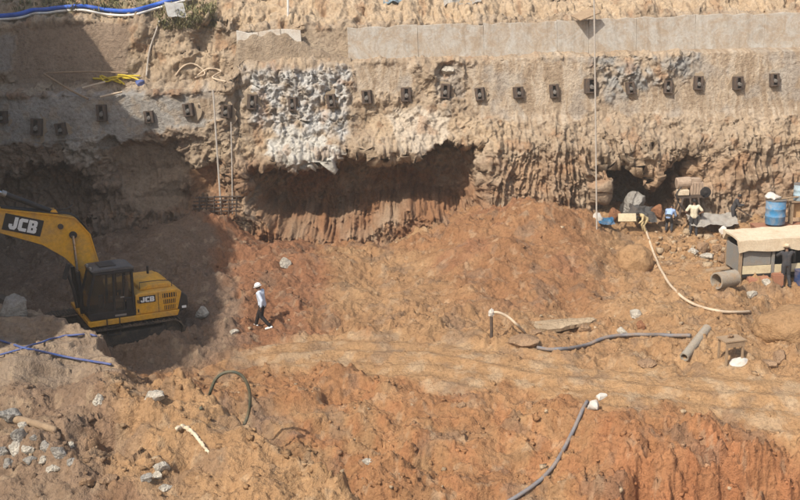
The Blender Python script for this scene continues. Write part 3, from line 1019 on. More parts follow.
M_WOOD = paint_material('weathered timber', (0.34, 0.24, 0.15), .85, dirt=(.2, .13, .08), dirt_amt=.7, scale=4, bump=.2)
M_REDWOOD = paint_material('red brown timber', (0.30, 0.13, 0.075), .8, dirt_amt=.5, scale=4)
M_WROCK = soil_material('white rock', False, (0.55, 0.50, 0.42), .7, 5)
M_GROCK = soil_material('grey rock', False, (0.36, 0.335, 0.30), .6, 6)
M_BROCK = soil_material('brown rock', False, (0.36, 0.235, 0.145), .6, 6)
M_RROCK = soil_material('red brown rock', False, (0.33, 0.16, 0.085), .6, 6)
M_RAG = paint_material('white cloth', (0.60, 0.57, 0.52), .9, dirt=(.45, .33, .22), dirt_amt=.5, scale=5, bump=.2, spec=.1)
M_TARP = paint_material('cream tarpaulin', (0.62, 0.52, 0.38), .8, dirt=(.44, .31, .19), dirt_amt=.7, scale=2, bump=.1, spec=.2)
M_DTARP = paint_material('dark grey tarpaulin', (0.13, 0.13, 0.13), .8, dirt_amt=.5, scale=2, bump=.1)
M_BARREL = paint_material('blue drum plastic', (0.05, 0.22, 0.42), .45, dirt=(.45, .38, .30), dirt_amt=.75, scale=2.2)
M_PALEB = paint_material('pale blue drum plastic', (0.33, 0.45, 0.52), .5, dirt_amt=.5)
M_SHEDG = paint_material('grey shed panel', (0.20, 0.20, 0.19), .7, dirt_amt=.5)
M_CREAM = paint_material('cream shed paint', (0.62, 0.53, 0.35), .6, dirt_amt=.5)
M_DARKIN = paint_material('dark shed lining', (0.03, 0.028, 0.026), .8, dirt_amt=.3)
M_SKIN = paint_material('skin', (0.16, 0.085, 0.052), .55, dirt=(.13, .07, .04), dirt_amt=.3, scale=8, bump=.02)
M_HAIR = paint_material('black hair', (0.012, 0.010, 0.009), .6, dirt_amt=.1)
M_SHIRTB = paint_material('pale blue shirt', (0.58, 0.63, 0.72), .85, dirt=(.30, .36, .47), dirt_amt=.5, scale=14, spec=.1)
M_SHIRTL = paint_material('blue shirt', (0.30, 0.42, 0.66), .85, dirt_amt=.2, spec=.1)
M_TEE = paint_material('cream tee shirt', (0.62, 0.56, 0.42), .9, dirt_amt=.3, spec=.1)
M_TAND = paint_material('yellowish shirt', (0.50, 0.40, 0.22), .9, dirt_amt=.3, spec=.1)
M_NAVY = paint_material('dark grey clothes', (0.05, 0.05, 0.055), .9, dirt=(.13, .1, .08), dirt_amt=.4, spec=.1)
M_BLKTR = paint_material('black trousers', (0.022, 0.020, 0.022), .9, dirt=(.1, .07, .05), dirt_amt=.4, spec=.1)
# ================================================================== concrete retaining wall on the upper bench
def st_at(px, kk):
    X = at_y(px, 120, 49.0)[0]
    return np.interp(X, stX, stYZ[:, kk, 0]), np.interp(X, stX, stYZ[:, kk, 1]), X
def wall_panels(root, cuts, drop_top=0.0, seed=1, mat=M_CONC):
    r = random.Random(seed)
    for a, b in zip(cuts[:-1], cuts[1:]):
        bm = bmesh.new()
        n = max(2, int((b - a) / 9))
        F, Bk = [], []
        gap = .3
        off = r.uniform(-.03, .03)
        for i in range(n + 1):
            px = a + gap + (b - a - 2 * gap) * i / n
            y6, z6, X = st_at(px, 6)
            y7, z7, _ = st_at(px, 7)
            yf = y6 - .42 + off
            tz = z7 + .05 + r.uniform(-.07, .07) - drop_top
            cols = []
            for q in range(4):
                t = q / 3
                cols.append((X, yf + .12 * t + r.uniform(-.006, .006), (z6 - .35) * (1 - t) + tz * t))
            F.append([bm.verts.new(c) for c in cols])
            Bk.append([bm.verts.new((c[0], c[1] + .3, c[2])) for c in cols])
        for i in range(n):
            for q in range(3):
                bm.faces.new([F[i][q], F[i + 1][q], F[i + 1][q + 1], F[i][q + 1]])
                bm.faces.new([Bk[i][q], Bk[i][q + 1], Bk[i + 1][q + 1], Bk[i + 1][q]])
            bm.faces.new([F[i][3], F[i + 1][3], Bk[i + 1][3], Bk[i][3]])
            bm.faces.new([F[i][0], Bk[i][0], Bk[i + 1][0], F[i + 1][0]])
        for e in (0, n):
            for q in range(3):
                bm.faces.new([F[e][q], F[e][q + 1], Bk[e][q + 1], Bk[e][q]])
        finish('panel', bm, mat, root, bevel=.02)
rw = thing('retaining_wall', 'long pale concrete retaining wall on the upper bench above the anchor row', 'retaining wall')
wall_panels(rw, [350, 420, 486, 560, 592, 640, 700, 770, 850, 930], 0, 3)
rb = thing('broken_wall', 'short broken whitish concrete wall stub half covered by tan mud', 'wall stub')
wall_panels(rb, [240, 262, 284, 304], .02, 5, paint_material('whitish concrete', (.56, .52, .46), .9, dirt=(.42, .31, .21), dirt_amt=.9, scale=1.5, bump=.3))

# mud bank in front of the stub
bm = bmesh.new()
N_ = 40
rowsM = []
for i in range(N_ + 1):
    px = 236 + (353 - 236) * i / N_
    y6, z6, X = st_at(px, 6)
    hgt = (.95 + .35 * math.sin(i * .11) + .1 * math.sin(i * 1.1)) * min(1, (N_ - i) / 26 + .12) * min(1, i / 3 + .3)
    cs = []
    for t, yy in ((0, -.95), (.25, -.8), (.55, -.68), (.85, -.6), (1, -.5), (1.02, -.2)):
        cs.append(bm.verts.new((X, y6 + yy + rnd.uniform(-.03, .03), z6 - .3 + (hgt + .25) * t + rnd.uniform(-.02, .02))))
    rowsM.append(cs)
for a, b in zip(rowsM[:-1], rowsM[1:]):
    for q in range(5):
        bm.faces.new([a[q], b[q], b[q + 1], a[q + 1]])
for e in (rowsM[0], rowsM[-1]):
    bm.faces.new(e)
o = finish('mud_bank', bm, soil_material('smooth tan mud', False, tuple(C_MUDSH * .78), .5, 4), smooth=True)
tag(o, 'smooth tan bank of mud plastered along the bench above the grey rock', 'mud bank')

# ================================================================== ground anchors
M_GROUT = paint_material('muddy grout', (.36, .285, .205), .95, dirt=(.3, .21, .13), dirt_amt=.8, scale=3, bump=.4, spec=.1)
def make_anchor():
    t = thing('ground_anchor', '', 'anchor')
    bm = bmesh.new()
    ring = []
    for q in range(22):
        a_ = 2 * math.pi * q / 22
        rr_ = 1 + rnd.uniform(-.16, .16)
        ring.append((.40 * rr_ * math.cos(a_), .50 * rr_ * math.sin(a_) - .05))
    prism(bm, ring, .10, -.004)
    finish('grout_pad', bm, M_GROUT, t, bevel=.02)
    bm = bmesh.new()
    box(bm, (0, -.03, 0), (.52, .06, .66))
    finish('bearing_plate', bm, M_RUST, t, bevel=.012)
    for sx in (-1, 1):
        bm = bmesh.new()
        box(bm, (sx * .19, -.16, .02), (.07, .2, .60))
        box(bm, (sx * .15, -.255, .02), (.13, .025, .60))
        finish('channel', bm, M_RUST, t, bevel=.008)
    bm = bmesh.new()
    box(bm, (0, -.16, .29), (.46, .2, .06))
    finish('top_flange', bm, M_RUST, t, bevel=.008)
    bm = bmesh.new()
    box(bm, (0, -.17, -.29), (.46, .22, .06))
    finish('bottom_flange', bm, M_RUST, t, bevel=.008)
    bm = bmesh.new()
    cyl(bm, (0, -.05, -.02), (0, -.30, -.06), .10, .09, 14)
    h = finish('anchor_head', bm, M_STEEL, t, smooth=True)
    for k in range(4):
        a = k * math.pi / 2 + .4
        bm = bmesh.new()
        cyl(bm, (.045 * math.cos(a), -.29, .045 * math.sin(a) - .06), (.05 * math.cos(a), -.44, .05 * math.sin(a) - .085), .014, .014, 6)
        finish('strand', bm, M_STEEL, h)
    return t
anc = make_anchor()
APX = [(3,117,1.0),(37,127,1.1),(61,129,1.0),(102,113,1.1),(149,117,.95),(189,110,1.0),(227,111,1.0),(252,102,1.0),(293,104,1.0),(331,101,.95),
       (367,97,.95),(406,94.5,1.0),(446,91,1.15),(480,94,.95),(518,92.5,.95),(554,91,.95),(590,86,1.15),(630,88,.9),(668,87,.95),(698,83,1.0),(737,83,1.05),(774,80,1.0)]
ORD = ['first','second','third','fourth','fifth','sixth','seventh','eighth','ninth','tenth','eleventh','twelfth','thirteenth','fourteenth',
       'fifteenth','sixteenth','seventeenth','eighteenth','nineteenth','twentieth','twenty-first','twenty-second']
AD = {0:'cut by the picture edge on grey concrete',1:'on the shaded grey concrete',2:'lowest one on the shaded grey concrete',3:'beneath the yellow ropes',4:'on a muddy patch',
      5:'on tan mud',6:'beside the slanting pale rod',7:'at the edge of the grey rock',8:'in the middle of the grey rock',9:'at the far side of the grey rock',10:'beside the grey rock on tan earth',
      11:'on lumpy tan earth',12:'under the dark cavity',13:'on a streaked tan panel',14:'on a streaked tan panel',15:'before the tall white pole',16:'just behind the tall white pole',
      17:'under rough grey concrete',18:'on a whitish washed patch',19:'on a tan panel',20:'on a tan panel',21:'last of the row'}
for i, (px, py, s) in enumerate(APX):
    o = anc if i == 0 else copy_tree(anc)
    ps = [hit(px + a, py + b, 'wall') for a in (-4, 0, 4) for b in (-5, 0, 5)]
    ym = sorted(p.y for p in ps)[2]
    c = at_y(px, py, ym)
    o.location = (c[0], ym + .04, c[2])
    o.rotation_euler = (math.radians(rnd.uniform(-8, -2)), math.radians(rnd.uniform(-7, 7)), math.radians(rnd.uniform(-10, 14)))
    o.scale = (s * rnd.uniform(.85, 1.05), s, s * rnd.uniform(.85, 1.1))
    o['label'] = 'steel anchor head, %s from the left, %s' % (ORD[i], AD[i])
    o['group'] = 'ground anchors along the wall'
    for ch in o.children:
        if ch.name.startswith('grout_pad'):
            ch.scale = (rnd.uniform(.75, 1.3), 1, rnd.uniform(.75, 1.3))
            ch.rotation_euler = (0, rnd.uniform(-.6, .6), 0)

# ================================================================== excavator
XP = Vector(at_z(113, 342, 0.0))
XP.z = ground_z(XP.x, XP.y)
XP.z = .05
RZ = math.radians(209)
XS = 1.08
XR = Matrix.Rotation(RZ, 3, 'Z') @ Matrix.Rotation(math.radians(-2.2), 3, 'Y')
ex = thing('excavator', 'yellow tracked excavator with black cab standing in the shade', 'excavator', XP, RZ)
ex.matrix_world = Matrix.Translation(XP) @ XR.to_4x4() @ Matrix.Scale(XS, 4)
ex.rotation_euler = XR.to_euler()
ex.scale = (XS, XS, XS)
def to_plane(px, py, yl=-.12):
    """photo point -> (x, z) in the machine's own upright plane at side offset yl"""
    n = XR @ Vector((0, 1, 0))
    p0 = XP + XR @ Vector((0, yl * XS, 0))
    d = Vector(ray(px, py))
    o = Vector(CAMPOS)
    t = (p0 - o).dot(n) / d.dot(n)
    l = XR.transposed() @ (o + d * t - XP)
    return (l.x / XS, l.z / XS)
# undercarriage
def crawler(side):
    yc = side * 1.12
    root = bpy.data.objects.new('track', None)
    COL.objects.link(root)
    root.parent = ex
    loop = []
    R_, L_ = .40, 1.62
    zc = .46
    nA = 14
    for i in range(nA + 1):
        a = math.pi / 2 - math.pi * i / nA
        loop.append((L_ + R_ * math.cos(a), zc + R_ * math.sin(a)))
    for i in range(nA + 1):
        a = -math.pi / 2 - math.pi * i / nA
        loop.append((-L_ + R_ * math.cos(a), zc + R_ * math.sin(a)))
    loop.append(loop[0])
    P = [Vector((x, 0, z)) for x, z in loop]
    tot = sum((b - a).length for a, b in zip(P[:-1], P[1:]))
    n = 48
    bm = bmesh.new()
    for k in range(n):
        s = tot * k / n
        for a, b in zip(P[:-1], P[1:]):
            l = (b - a).length
            if s <= l and l > 0:
                p = a.lerp(b, s / l)
                d = (b - a).normalized()
                break
            s -= l
        up = Vector((-d.z, 0, d.x))
        R = Matrix((d, Vector((0, 1, 0)), up)).transposed()
        box(bm, p + Vector((0, yc, 0)), (.165, .60, .035), R)
        box(bm, p + Vector((0, yc, 0)) + up * .03, (.03, .60, .05), R)
    finish('track_shoes', bm, M_TRACK, root)
    bm = bmesh.new()
    box(bm, (0, yc, .46), (2.9, .34, .42))
    finish('track_frame', bm, M_TRACK, root, bevel=.05)
    for nm, x, r in (('sprocket', -1.62, .36), ('idler', 1.62, .36)):
        bm = bmesh.new()
        cyl(bm, (x, yc - .12, .46), (x, yc + .12, .46), r, r, 20)
        cyl(bm, (x, yc - .2, .46), (x, yc + .2, .46), .15, .15, 14)
        finish(nm, bm, M_TRACK, root, bevel=.02)
    for k in range(7):
        bm = bmesh.new()
        x = -1.2 + .4 * k
        cyl(bm, (x, yc - .2, .2), (x, yc + .2, .2), .11, .11, 12)
        finish('roller', bm, M_TRACK, root)
for s in (1, -1):
    crawler(s)
bm = bmesh.new()
box(bm, (0, 0, .62), (1.9, 1.8, .36))
finish('undercarriage_frame', bm, M_TRACK, ex, bevel=.06)
bm = bmesh.new()
cyl(bm, (0, 0, .75), (0, 0, 1.02), .72, .72, 28)
finish('slew_ring', bm, M_BLACK, ex, smooth=True)
# upper structure
bm = bmesh.new()
prism(bm, [(-1.85, .98), (.96, .98), (1.02, 1.04), (1.02, 1.16), (-1.92, 1.16)], -1.26, 1.34)
finish('deck', bm, M_YELLOW, ex, bevel=.02)
bm = bmesh.new()
prism(bm, [(-2.28, 1.165), (-.20, 1.165), (-.20, 2.02), (-.45, 2.08), (-2.30, 2.08), (-2.52, 1.95)], -1.24, 1.30)
eng = finish('engine_housing', bm, M_YELLOW, ex, bevel=.05)
eng.scale.x = .66
eng.location.x = -.37
eng.scale.z = .76
eng.location.z = 1.165 * .24
bm = bmesh.new()
prism(bm, [(-2.15, 2.083), (-.55, 2.083), (-.62, 2.20), (-1.0, 2.29), (-1.95, 2.29), (-2.1, 2.2)], -.85, .95)
finish('hood', bm, M_YELLOW, eng, bevel=.04)
bm = bmesh.new()
cyl(bm, (-1.6, -.5, 2.27), (-1.6, -.5, 2.62), .06, .055, 12)
finish('exhaust_pipe', bm, M_BLACK, eng)
bm = bmesh.new()
prism(bm, [(-2.52, 1.1), (-2.30, 1.05), (-2.32, 1.98), (-2.55, 1.90), (-2.80, 1.72), (-2.84, 1.3)], -1.22, 1.285)
cw = finish('counterweight', bm, M_BLACK, ex, bevel=.07)
cw.scale.x = .66
cw.location.x = -.37
cw.scale.z = .78
cw.location.z = 1.1 * .22
bm = bmesh.new()
box(bm, (-2.60, 1.29, 1.26), (.22, .012, .10))
finish('label_plate', bm, M_WHITE, cw)
# side panel seam, vents and lettering
bm = bmesh.new()
box(bm, (-1.32, 1.302, 1.6), (.018, .012, .84))
finish('door_seam', bm, M_BLACK, eng)
for r_, (zc, w) in enumerate(((1.86, .70), (1.58, .60), (1.32, .56))):
    bm = bmesh.new()
    box(bm, (-1.88, 1.302, zc), (w, .014, .19))
    g = finish('vent', bm, M_BLACK, eng)
    n = 6
    for k in range(n):
        bm = bmesh.new()
        box(bm, (-1.88 - w / 2 + w * (k + .5) / n, 1.318, zc), (.035, .016, .19))
        finish('slat', bm, M_YELLOW, g)
bm = bmesh.new()
box(bm, (-.78, 1.303, 1.80), (.80, .014, .30))
d1 = finish('name_plate', bm, M_BLACK, eng, bevel=.004)
letter_mesh('lettering', .22, M_WHITE, d1, (-.78, 1.316, 1.80), (-1.45, 0, 0), (0, 0, 1), (0, 1, 0))
for k, (x, z) in enumerate(((-.32, 1.35), (-.32, 1.75))):
    bm = bmesh.new()
    box(bm, (x, 1.31, z), (.05, .03, .14))
    finish('latch', bm, M_BLACK, eng)
bm = bmesh.new()
tube(bm, [(-2.2, .9, 2.08), (-2.2, .9, 2.35), (-1.5, .9, 2.42), (-.6, .9, 2.42), (-.6, .9, 2.1)], .018, 6)
finish('handrail', bm, M_BLACK, eng)
bm = bmesh.new()
prism(bm, [(-.20, 1.165), (1.45, 1.165), (1.52, 1.3), (1.3, 1.65), (.2, 1.85), (-.2, 1.85)], -1.24, -.52)
for v in bm.verts:
    v.co.x = v.co.x * .86 - .38
finish('tool_box', bm, M_YELLOW, ex, bevel=.04)
# cab: near side is y = 1.30, front is +x
CX0, CX1, CY0, CY1, CZ0, CZ1 = -.12, 1.62, .24, 1.30, 1.17, 2.98
bm = bmesh.new()
# floor skirt, lower panels
prism(bm, [(CX0, CZ0), (CX1 - .08, CZ0), (CX1, CZ0 + .12), (CX1, 1.42), (CX0, 1.42)], CY0, CY1)
pill = .085
A = {'f0': (1.62, 1.42), 'f1': (1.30, 2.86)}       # raked front
for y in (CY0 + pill / 2, CY1 - pill / 2):
    bar(bm, (1.585, y, 1.38), (1.56, y, 2.0), pill)
    bar(bm, (1.56, y, 1.98), (1.28, y, 2.90), pill)
    bar(bm, (.66, y, 1.40), (.62, y, 2.92), pill * .95)
    bar(bm, (CX0 + .06, y, 1.40), (CX0 + .08, y, 2.92), .13, pill)
    bar(bm, (.28, y, 1.40), (.28, y, 2.92), pill * .6)
    bar(bm, (CX0, y, 2.87), (1.32, y, 2.87), .13, pill)
    bar(bm, (CX0 + .05, y, 1.84), (.30, y, 1.84), .07, pill)
bar(bm, (1.30, CY0, 2.87), (1.30, CY1, 2.87), .11)
bar(bm, (CX0 + .06, CY0, 2.87), (CX0 + .06, CY1, 2.87), .13)
bar(bm, (1.585, CY0, 1.42), (1.585, CY1, 1.42), .1)
cab = finish('cab', bm, M_BLACK, ex, bevel=.012, seg=1)
cab.scale.x = .86
cab.location.x = -.40
cab.scale.z = .88
cab.location.z = 1.17 * .12
bm = bmesh.new()
prism(bm, [(CX0 - .02, 2.925), (1.36, 2.925), (1.40, 2.96), (1.30, 3.03), (.1, 3.05), (CX0 - .02, 3.0)], CY0 - .01, CY1 + .01)
roof = finish('roof', bm, paint_material('dusty cab roof', (.07, .07, .075), .6, dirt=(.2, .17, .14), dirt_amt=.8), cab, bevel=.03)
bm = bmesh.new()
box(bm, (.75, .77, 3.06), (.6, .6, .04))
finish('roof_hatch', bm, M_BLACK, roof, bevel=.01)
def pane(pts):
    bm = bmesh.new()
    c = sum((Vector(p) for p in pts), Vector()) / len(pts)
    n = (Vector(pts[1]) - Vector(pts[0])).cross(Vector(pts[2]) - Vector(pts[0])).normalized() * .006
    a = [bm.verts.new(Vector(p) + n) for p in pts]
    b = [bm.verts.new(Vector(p) - n) for p in pts]
    bm.faces.new(a)
    bm.faces.new(b[::-1])
    for i in range(len(pts)):
        j = (i + 1) % len(pts)
        bm.faces.new([a[i], b[i], b[j], a[j]])
    finish('window_pane', bm, M_GLASS, cab)
for y in (CY0 + .03, CY1 - .03):
    pane([(1.56, y, 1.42), (1.54, y, 2.0), (1.28, y, 2.84), (.66, y, 2.84), (.68, y, 1.42)])
    pane([(.62, y, 1.42), (.60, y, 2.84), (.30, y, 2.84), (.30, y, 1.42)])
    pane([(.26, y, 1.87), (.26, y, 2.84), (CX0 + .14, y, 2.84), (CX0 + .14, y, 1.87)])
    bm = bmesh.new()
    box(bm, (CX0 + .2, y, 1.62), (.26, .02, .42))
    finish('lower_panel', bm, M_BLACK, cab)
pane([(1.595, CY0 + .08, 1.45), (1.595, CY1 - .08, 1.45), (1.575, CY1 - .08, 2.0), (1.575, CY0 + .08, 2.0)])
pane([(1.57, CY0 + .08, 2.0), (1.57, CY1 - .08, 2.0), (1.30, CY1 - .08, 2.84), (1.30, CY0 + .08, 2.84)])
pane([(CX0 + .03, CY0 + .1, 1.9), (CX0 + .03, CY1 - .1, 1.9), (CX0 + .03, CY1 - .1, 2.82), (CX0 + .03, CY0 + .1, 2.82)])
bm = bmesh.new()
box(bm, (.35, .77, 1.70), (.50, .50, .14))
box(bm, (.10, .77, 2.08), (.13, .48, .62), Matrix.Rotation(-.12, 3, 'Y'))
box(bm, (.07, .77, 2.46), (.10, .26, .16))
box(bm, (.4, .77, 1.5), (.3, .3, .3))
finish('seat', bm, M_SEAT, cab, bevel=.04)
bm = bmesh.new()
box(bm, (.95, .6, 1.62), (.16, .16, .5))
tube(bm, [(.95, .95, 1.45), (.97, .95, 1.85), (1.0, .95, 1.95)], .02, 6)
finish('control_console', bm, M_BLACK, cab)
bm = bmesh.new()
box(bm, (.36, 1.32, 1.93), (.14, .03, .04))
finish('door_handle', bm, M_STEEL, cab)
bm = bmesh.new()
box(bm, (.45, 1.307, 1.26), (.42, .012, .07))
finish('plate', bm, M_STEEL, cab)
bm = bmesh.new()
tube(bm, [(1.62, 1.33, 1.5), (1.66, 1.36, 1.9), (1.50, 1.36, 2.4)], .016, 6)
finish('grab_rail', bm, M_BLACK, cab)
for s in (0, 1):
    bm = bmesh.new()
    box(bm, (1.36, .5 + .5 * s, 3.02), (.08, .16, .10))
    finish('work_light', bm, M_STEEL, cab, bevel=.01)
# mirror on its arm ahead of the cab
mx, mz = to_plane(67, 272, 1.45)
mx2, mz2 = to_plane(77, 306, 1.40)
bm = bmesh.new()
tube(bm, [(mx2, 1.36, mz2), ((mx + mx2) / 2 - .04, 1.42, (mz + mz2) / 2), (mx, 1.45, mz)], .045, 8)
mr = finish('mirror_arm', bm, M_BLACK, ex, smooth=True)
bm = bmesh.new()
box(bm, (mx + .02, 1.46, mz + .02), (.14, .10, .50), Matrix.Rotation(-.35, 3, 'Y'))
finish('mirror', bm, M_BLACK, mr, bevel=.03)
# boom
top = [to_plane(*p) for p in ((-30,206),(0,208.5),(50,213.5),(73,217),(88,233),(97,262),(103,292))]
botm = [to_plane(*p) for p in ((88,296),(78,270),(63,256),(41,243.5),(0,232),(-30,224))]
bm = bmesh.new()
prism(bm, top + botm, -.36, .12)
boom = finish('boom', bm, M_YELLOW, ex, bevel=.02)
# raised rim plates along the boom's upper edge
bm = bmesh.new()
for (x0, z0), (x1, z1) in zip(top[:-1], top[1:]):
    bar(bm, (x0, -.12, z0 + .012), (x1, -.12, z1 + .012), .56, .035)
finish('rim_plate', bm, M_YELLOW, boom)
px0, pz0 = to_plane(23, 225, .13)
px1, pz1 = to_plane(10, 222.5, .13)
ang = math.atan2(pz1 - pz0, px1 - px0)
bm = bmesh.new()
Rb = Matrix.Rotation(-ang, 3, 'Y')
box(bm, (px0, .128, pz0), (1.16, .014, .52), Rb)
bd = finish('name_plate', bm, M_BLACK, boom, bevel=.004)
# letters read from the operator's left: their x runs backwards along the machine
ux = Vector((px0 - px1, 0, pz0 - pz1)).normalized()
uz = Vector((-ux.z, 0, ux.x))
if uz.z < 0:
    uz = -uz
letter_mesh('lettering', .40, M_WHITE, bd, (px0, .141, pz0), ux, uz, (0, 1, 0))
for (a, b, r_) in ((60.5, 226.5, .085), (73, 235, .12)):
    qx, qz = to_plane(a, b, .15)
    bm = bmesh.new()
    cyl(bm, (qx, -.42, qz), (qx, .20, qz), r_, r_, 14)
    finish('pin', bm, M_RUST if r_ < .1 else M_BLACK, boom, smooth=True)
# boom lift cylinders
c0 = to_plane(73, 236, .25)
for y in (.24, -.48):
    bm = bmesh.new()
    cyl(bm, (.95, y, 1.12), (c0[0] * .55 + .95 * .45, y, c0[1] * .55 + 1.12 * .45), .075, .075, 12)
    lc = finish('lift_cylinder', bm, M_BLACK, ex, smooth=True)
    bm = bmesh.new()
    cyl(bm, (c0[0] * .5 + .95 * .5, y, c0[1] * .5 + 1.12 * .5), (c0[0], y, c0[1]), .042, .042, 10)
    finish('rod', bm, M_CHROME, lc, smooth=True)
# stick cylinder on top of the boom
s0, s1 = to_plane(53, 212, -.12), to_plane(2, 193, -.12)
sdir = Vector((s1[0] - s0[0], 0, s1[1] - s0[1]))
bm = bmesh.new()
cyl(bm, (s0[0], -.12, s0[1]), (s1[0], -.12, s1[1]), .085, .085, 14)
stc = finish('stick_cylinder', bm, M_BLACK, ex, smooth=True)
e1 = Vector((s1[0], -.12, s1[1]))
e2 = e1 + sdir.normalized() * .75
bm = bmesh.new()
cyl(bm, e1, e2, .05, .05, 10)
finish('rod', bm, M_CHROME, stc, smooth=True)
bm = bmesh.new()
cyl(bm, e1 - sdir.normalized() * .12, e1 + sdir.normalized() * .02, .10, .10, 14)
finish('gland', bm, M_STEEL, stc, smooth=True)
bm = bmesh.new()
for y in (-.28, .04):
    prism(bm, [(s0[0] - .22, s0[1] - .20), (s0[0] + .25, s0[1] - .16), (s0[0] + .06, s0[1] + .10), (s0[0] - .06, s0[1] + .10)], y - .02, y + .02)
finish('cylinder_bracket', bm, M_YELLOW, boom)
bm = bmesh.new()
tube(bm, spline([(s0[0] - .1, -.1, s0[1] + .06), (s0[0] - .45, -.1, s0[1] + .08), (s0[0] - .6, -.1, s0[1] + .2)], 5), .02, 6)
finish('hydraulic_hose', bm, M_BLACK, boom)
for k, yy in enumerate((-.30, -.22, -.02, .06)):
    bm = bmesh.new()
    pth_ = [(x, yy, z + .06 + .03 * math.sin(3 * i + k)) for i, (x, z) in enumerate(top[1:-1])]
    tube(bm, spline(pth_, 5), .022, 6)
    finish('hydraulic_hose', bm, M_BLACK, boom, smooth='all')
bm = bmesh.new()
tube(bm, [(1.12, 1.0, 1.30), (1.16, 1.05, 1.75), (1.05, 1.1, 2.3)], .012, 6)
finish('wiper', bm, M_BLACK, ex)
for zz_ in (.55, .85):
    bm = bmesh.new()
    box(bm, (.25, 1.40, zz_ + .1), (.42, .06, .03))
    for sx_ in (-.2, .2):
        box(bm, (.25 + sx_, 1.38, zz_ + .22), (.03, .03, .26))
    finish('step', bm, M_BLACK, ex)
# stick and bucket, beyond the picture's edge
tipx, tipz = top[0][0] - .1, (top[0][1] + botm[-1][1]) / 2
bm = bmesh.new()
prism(bm, [(e2.x - .05, e2.z + .1), (e2.x + .12, e2.z - .06), (tipx + .55, tipz - .1), (tipx + .05, tipz - 2.5), (tipx - .2, tipz - 2.5), (tipx - .1, tipz + .1)], -.30, .06)
finish('stick', bm, M_YELLOW, ex, bevel=.02)
bm = bmesh.new()
bx, bz = tipx - .05, tipz - 2.5
prism(bm, [(bx + .25, bz + .05), (bx - .2, bz + .05), (bx - .75, bz - .35), (bx - .85, bz - .85), (bx - .5, bz - 1.15), (bx + .1, bz - 1.1), (bx - .05, bz - .95), (bx - .45, bz - .98), (bx - .65, bz - .75), (bx - .55, bz - .4), (bx + .05, bz - .2)], -.62, .38)
bk = finish('bucket', bm, M_TRACK, ex, bevel=.015)
for k in range(5):
    bm = bmesh.new()
    y = -.56 + .22 * k
    prism(bm, [(bx + .08, bz - 1.11), (bx + .32, bz - 1.06), (bx + .08, bz - 1.0)], y - .04, y + .04)
    finish('tooth', bm, M_TRACK, bk)
# ================================================================== people
def limb(bm, pts):
    """chain of (x, y, z, r) joined by tapered segments with round joints"""
    for p in pts:
        ball(bm, p[:3], (p[3],) * 3, 2)
    for a, b in zip(pts[:-1], pts[1:]):
        cyl(bm, a[:3], b[:3], a[3], b[3], 14)
def hand(bm, w, e, side):
    """palm and five fingers continuing the forearm e -> w"""
    d = (Vector(w) - Vector(e)).normalized()
    u, v = _basis(d)
    c = Vector(w) + d * .05
    limb(bm, [(*Vector(w), .026), (*(c + u * .018), .024), (*(c + d * .035 + u * .02), .02)])
    limb(bm, [(*Vector(w), .026), (*(c - u * .018), .024), (*(c + d * .035 - u * .02), .02)])
    for k, L in enumerate((.060, .072, .078, .070)):
        o = u * (-.032 + .0215 * k)
        b0 = c + d * .035 + o
        b1 = b0 + d * L * .5 + v * .008
        b2 = b1 + d * L * .45 + v * .022
        limb(bm, [(*b0, .0105), (*b1, .010), (*b2, .009)])
    t0 = c - u * .03 - d * .01
    t1 = t0 - u * .03 + d * .03
    limb(bm, [(*t0, .013), (*t1, .012), (*(t1 + d * .03 + v * .01), .010)])
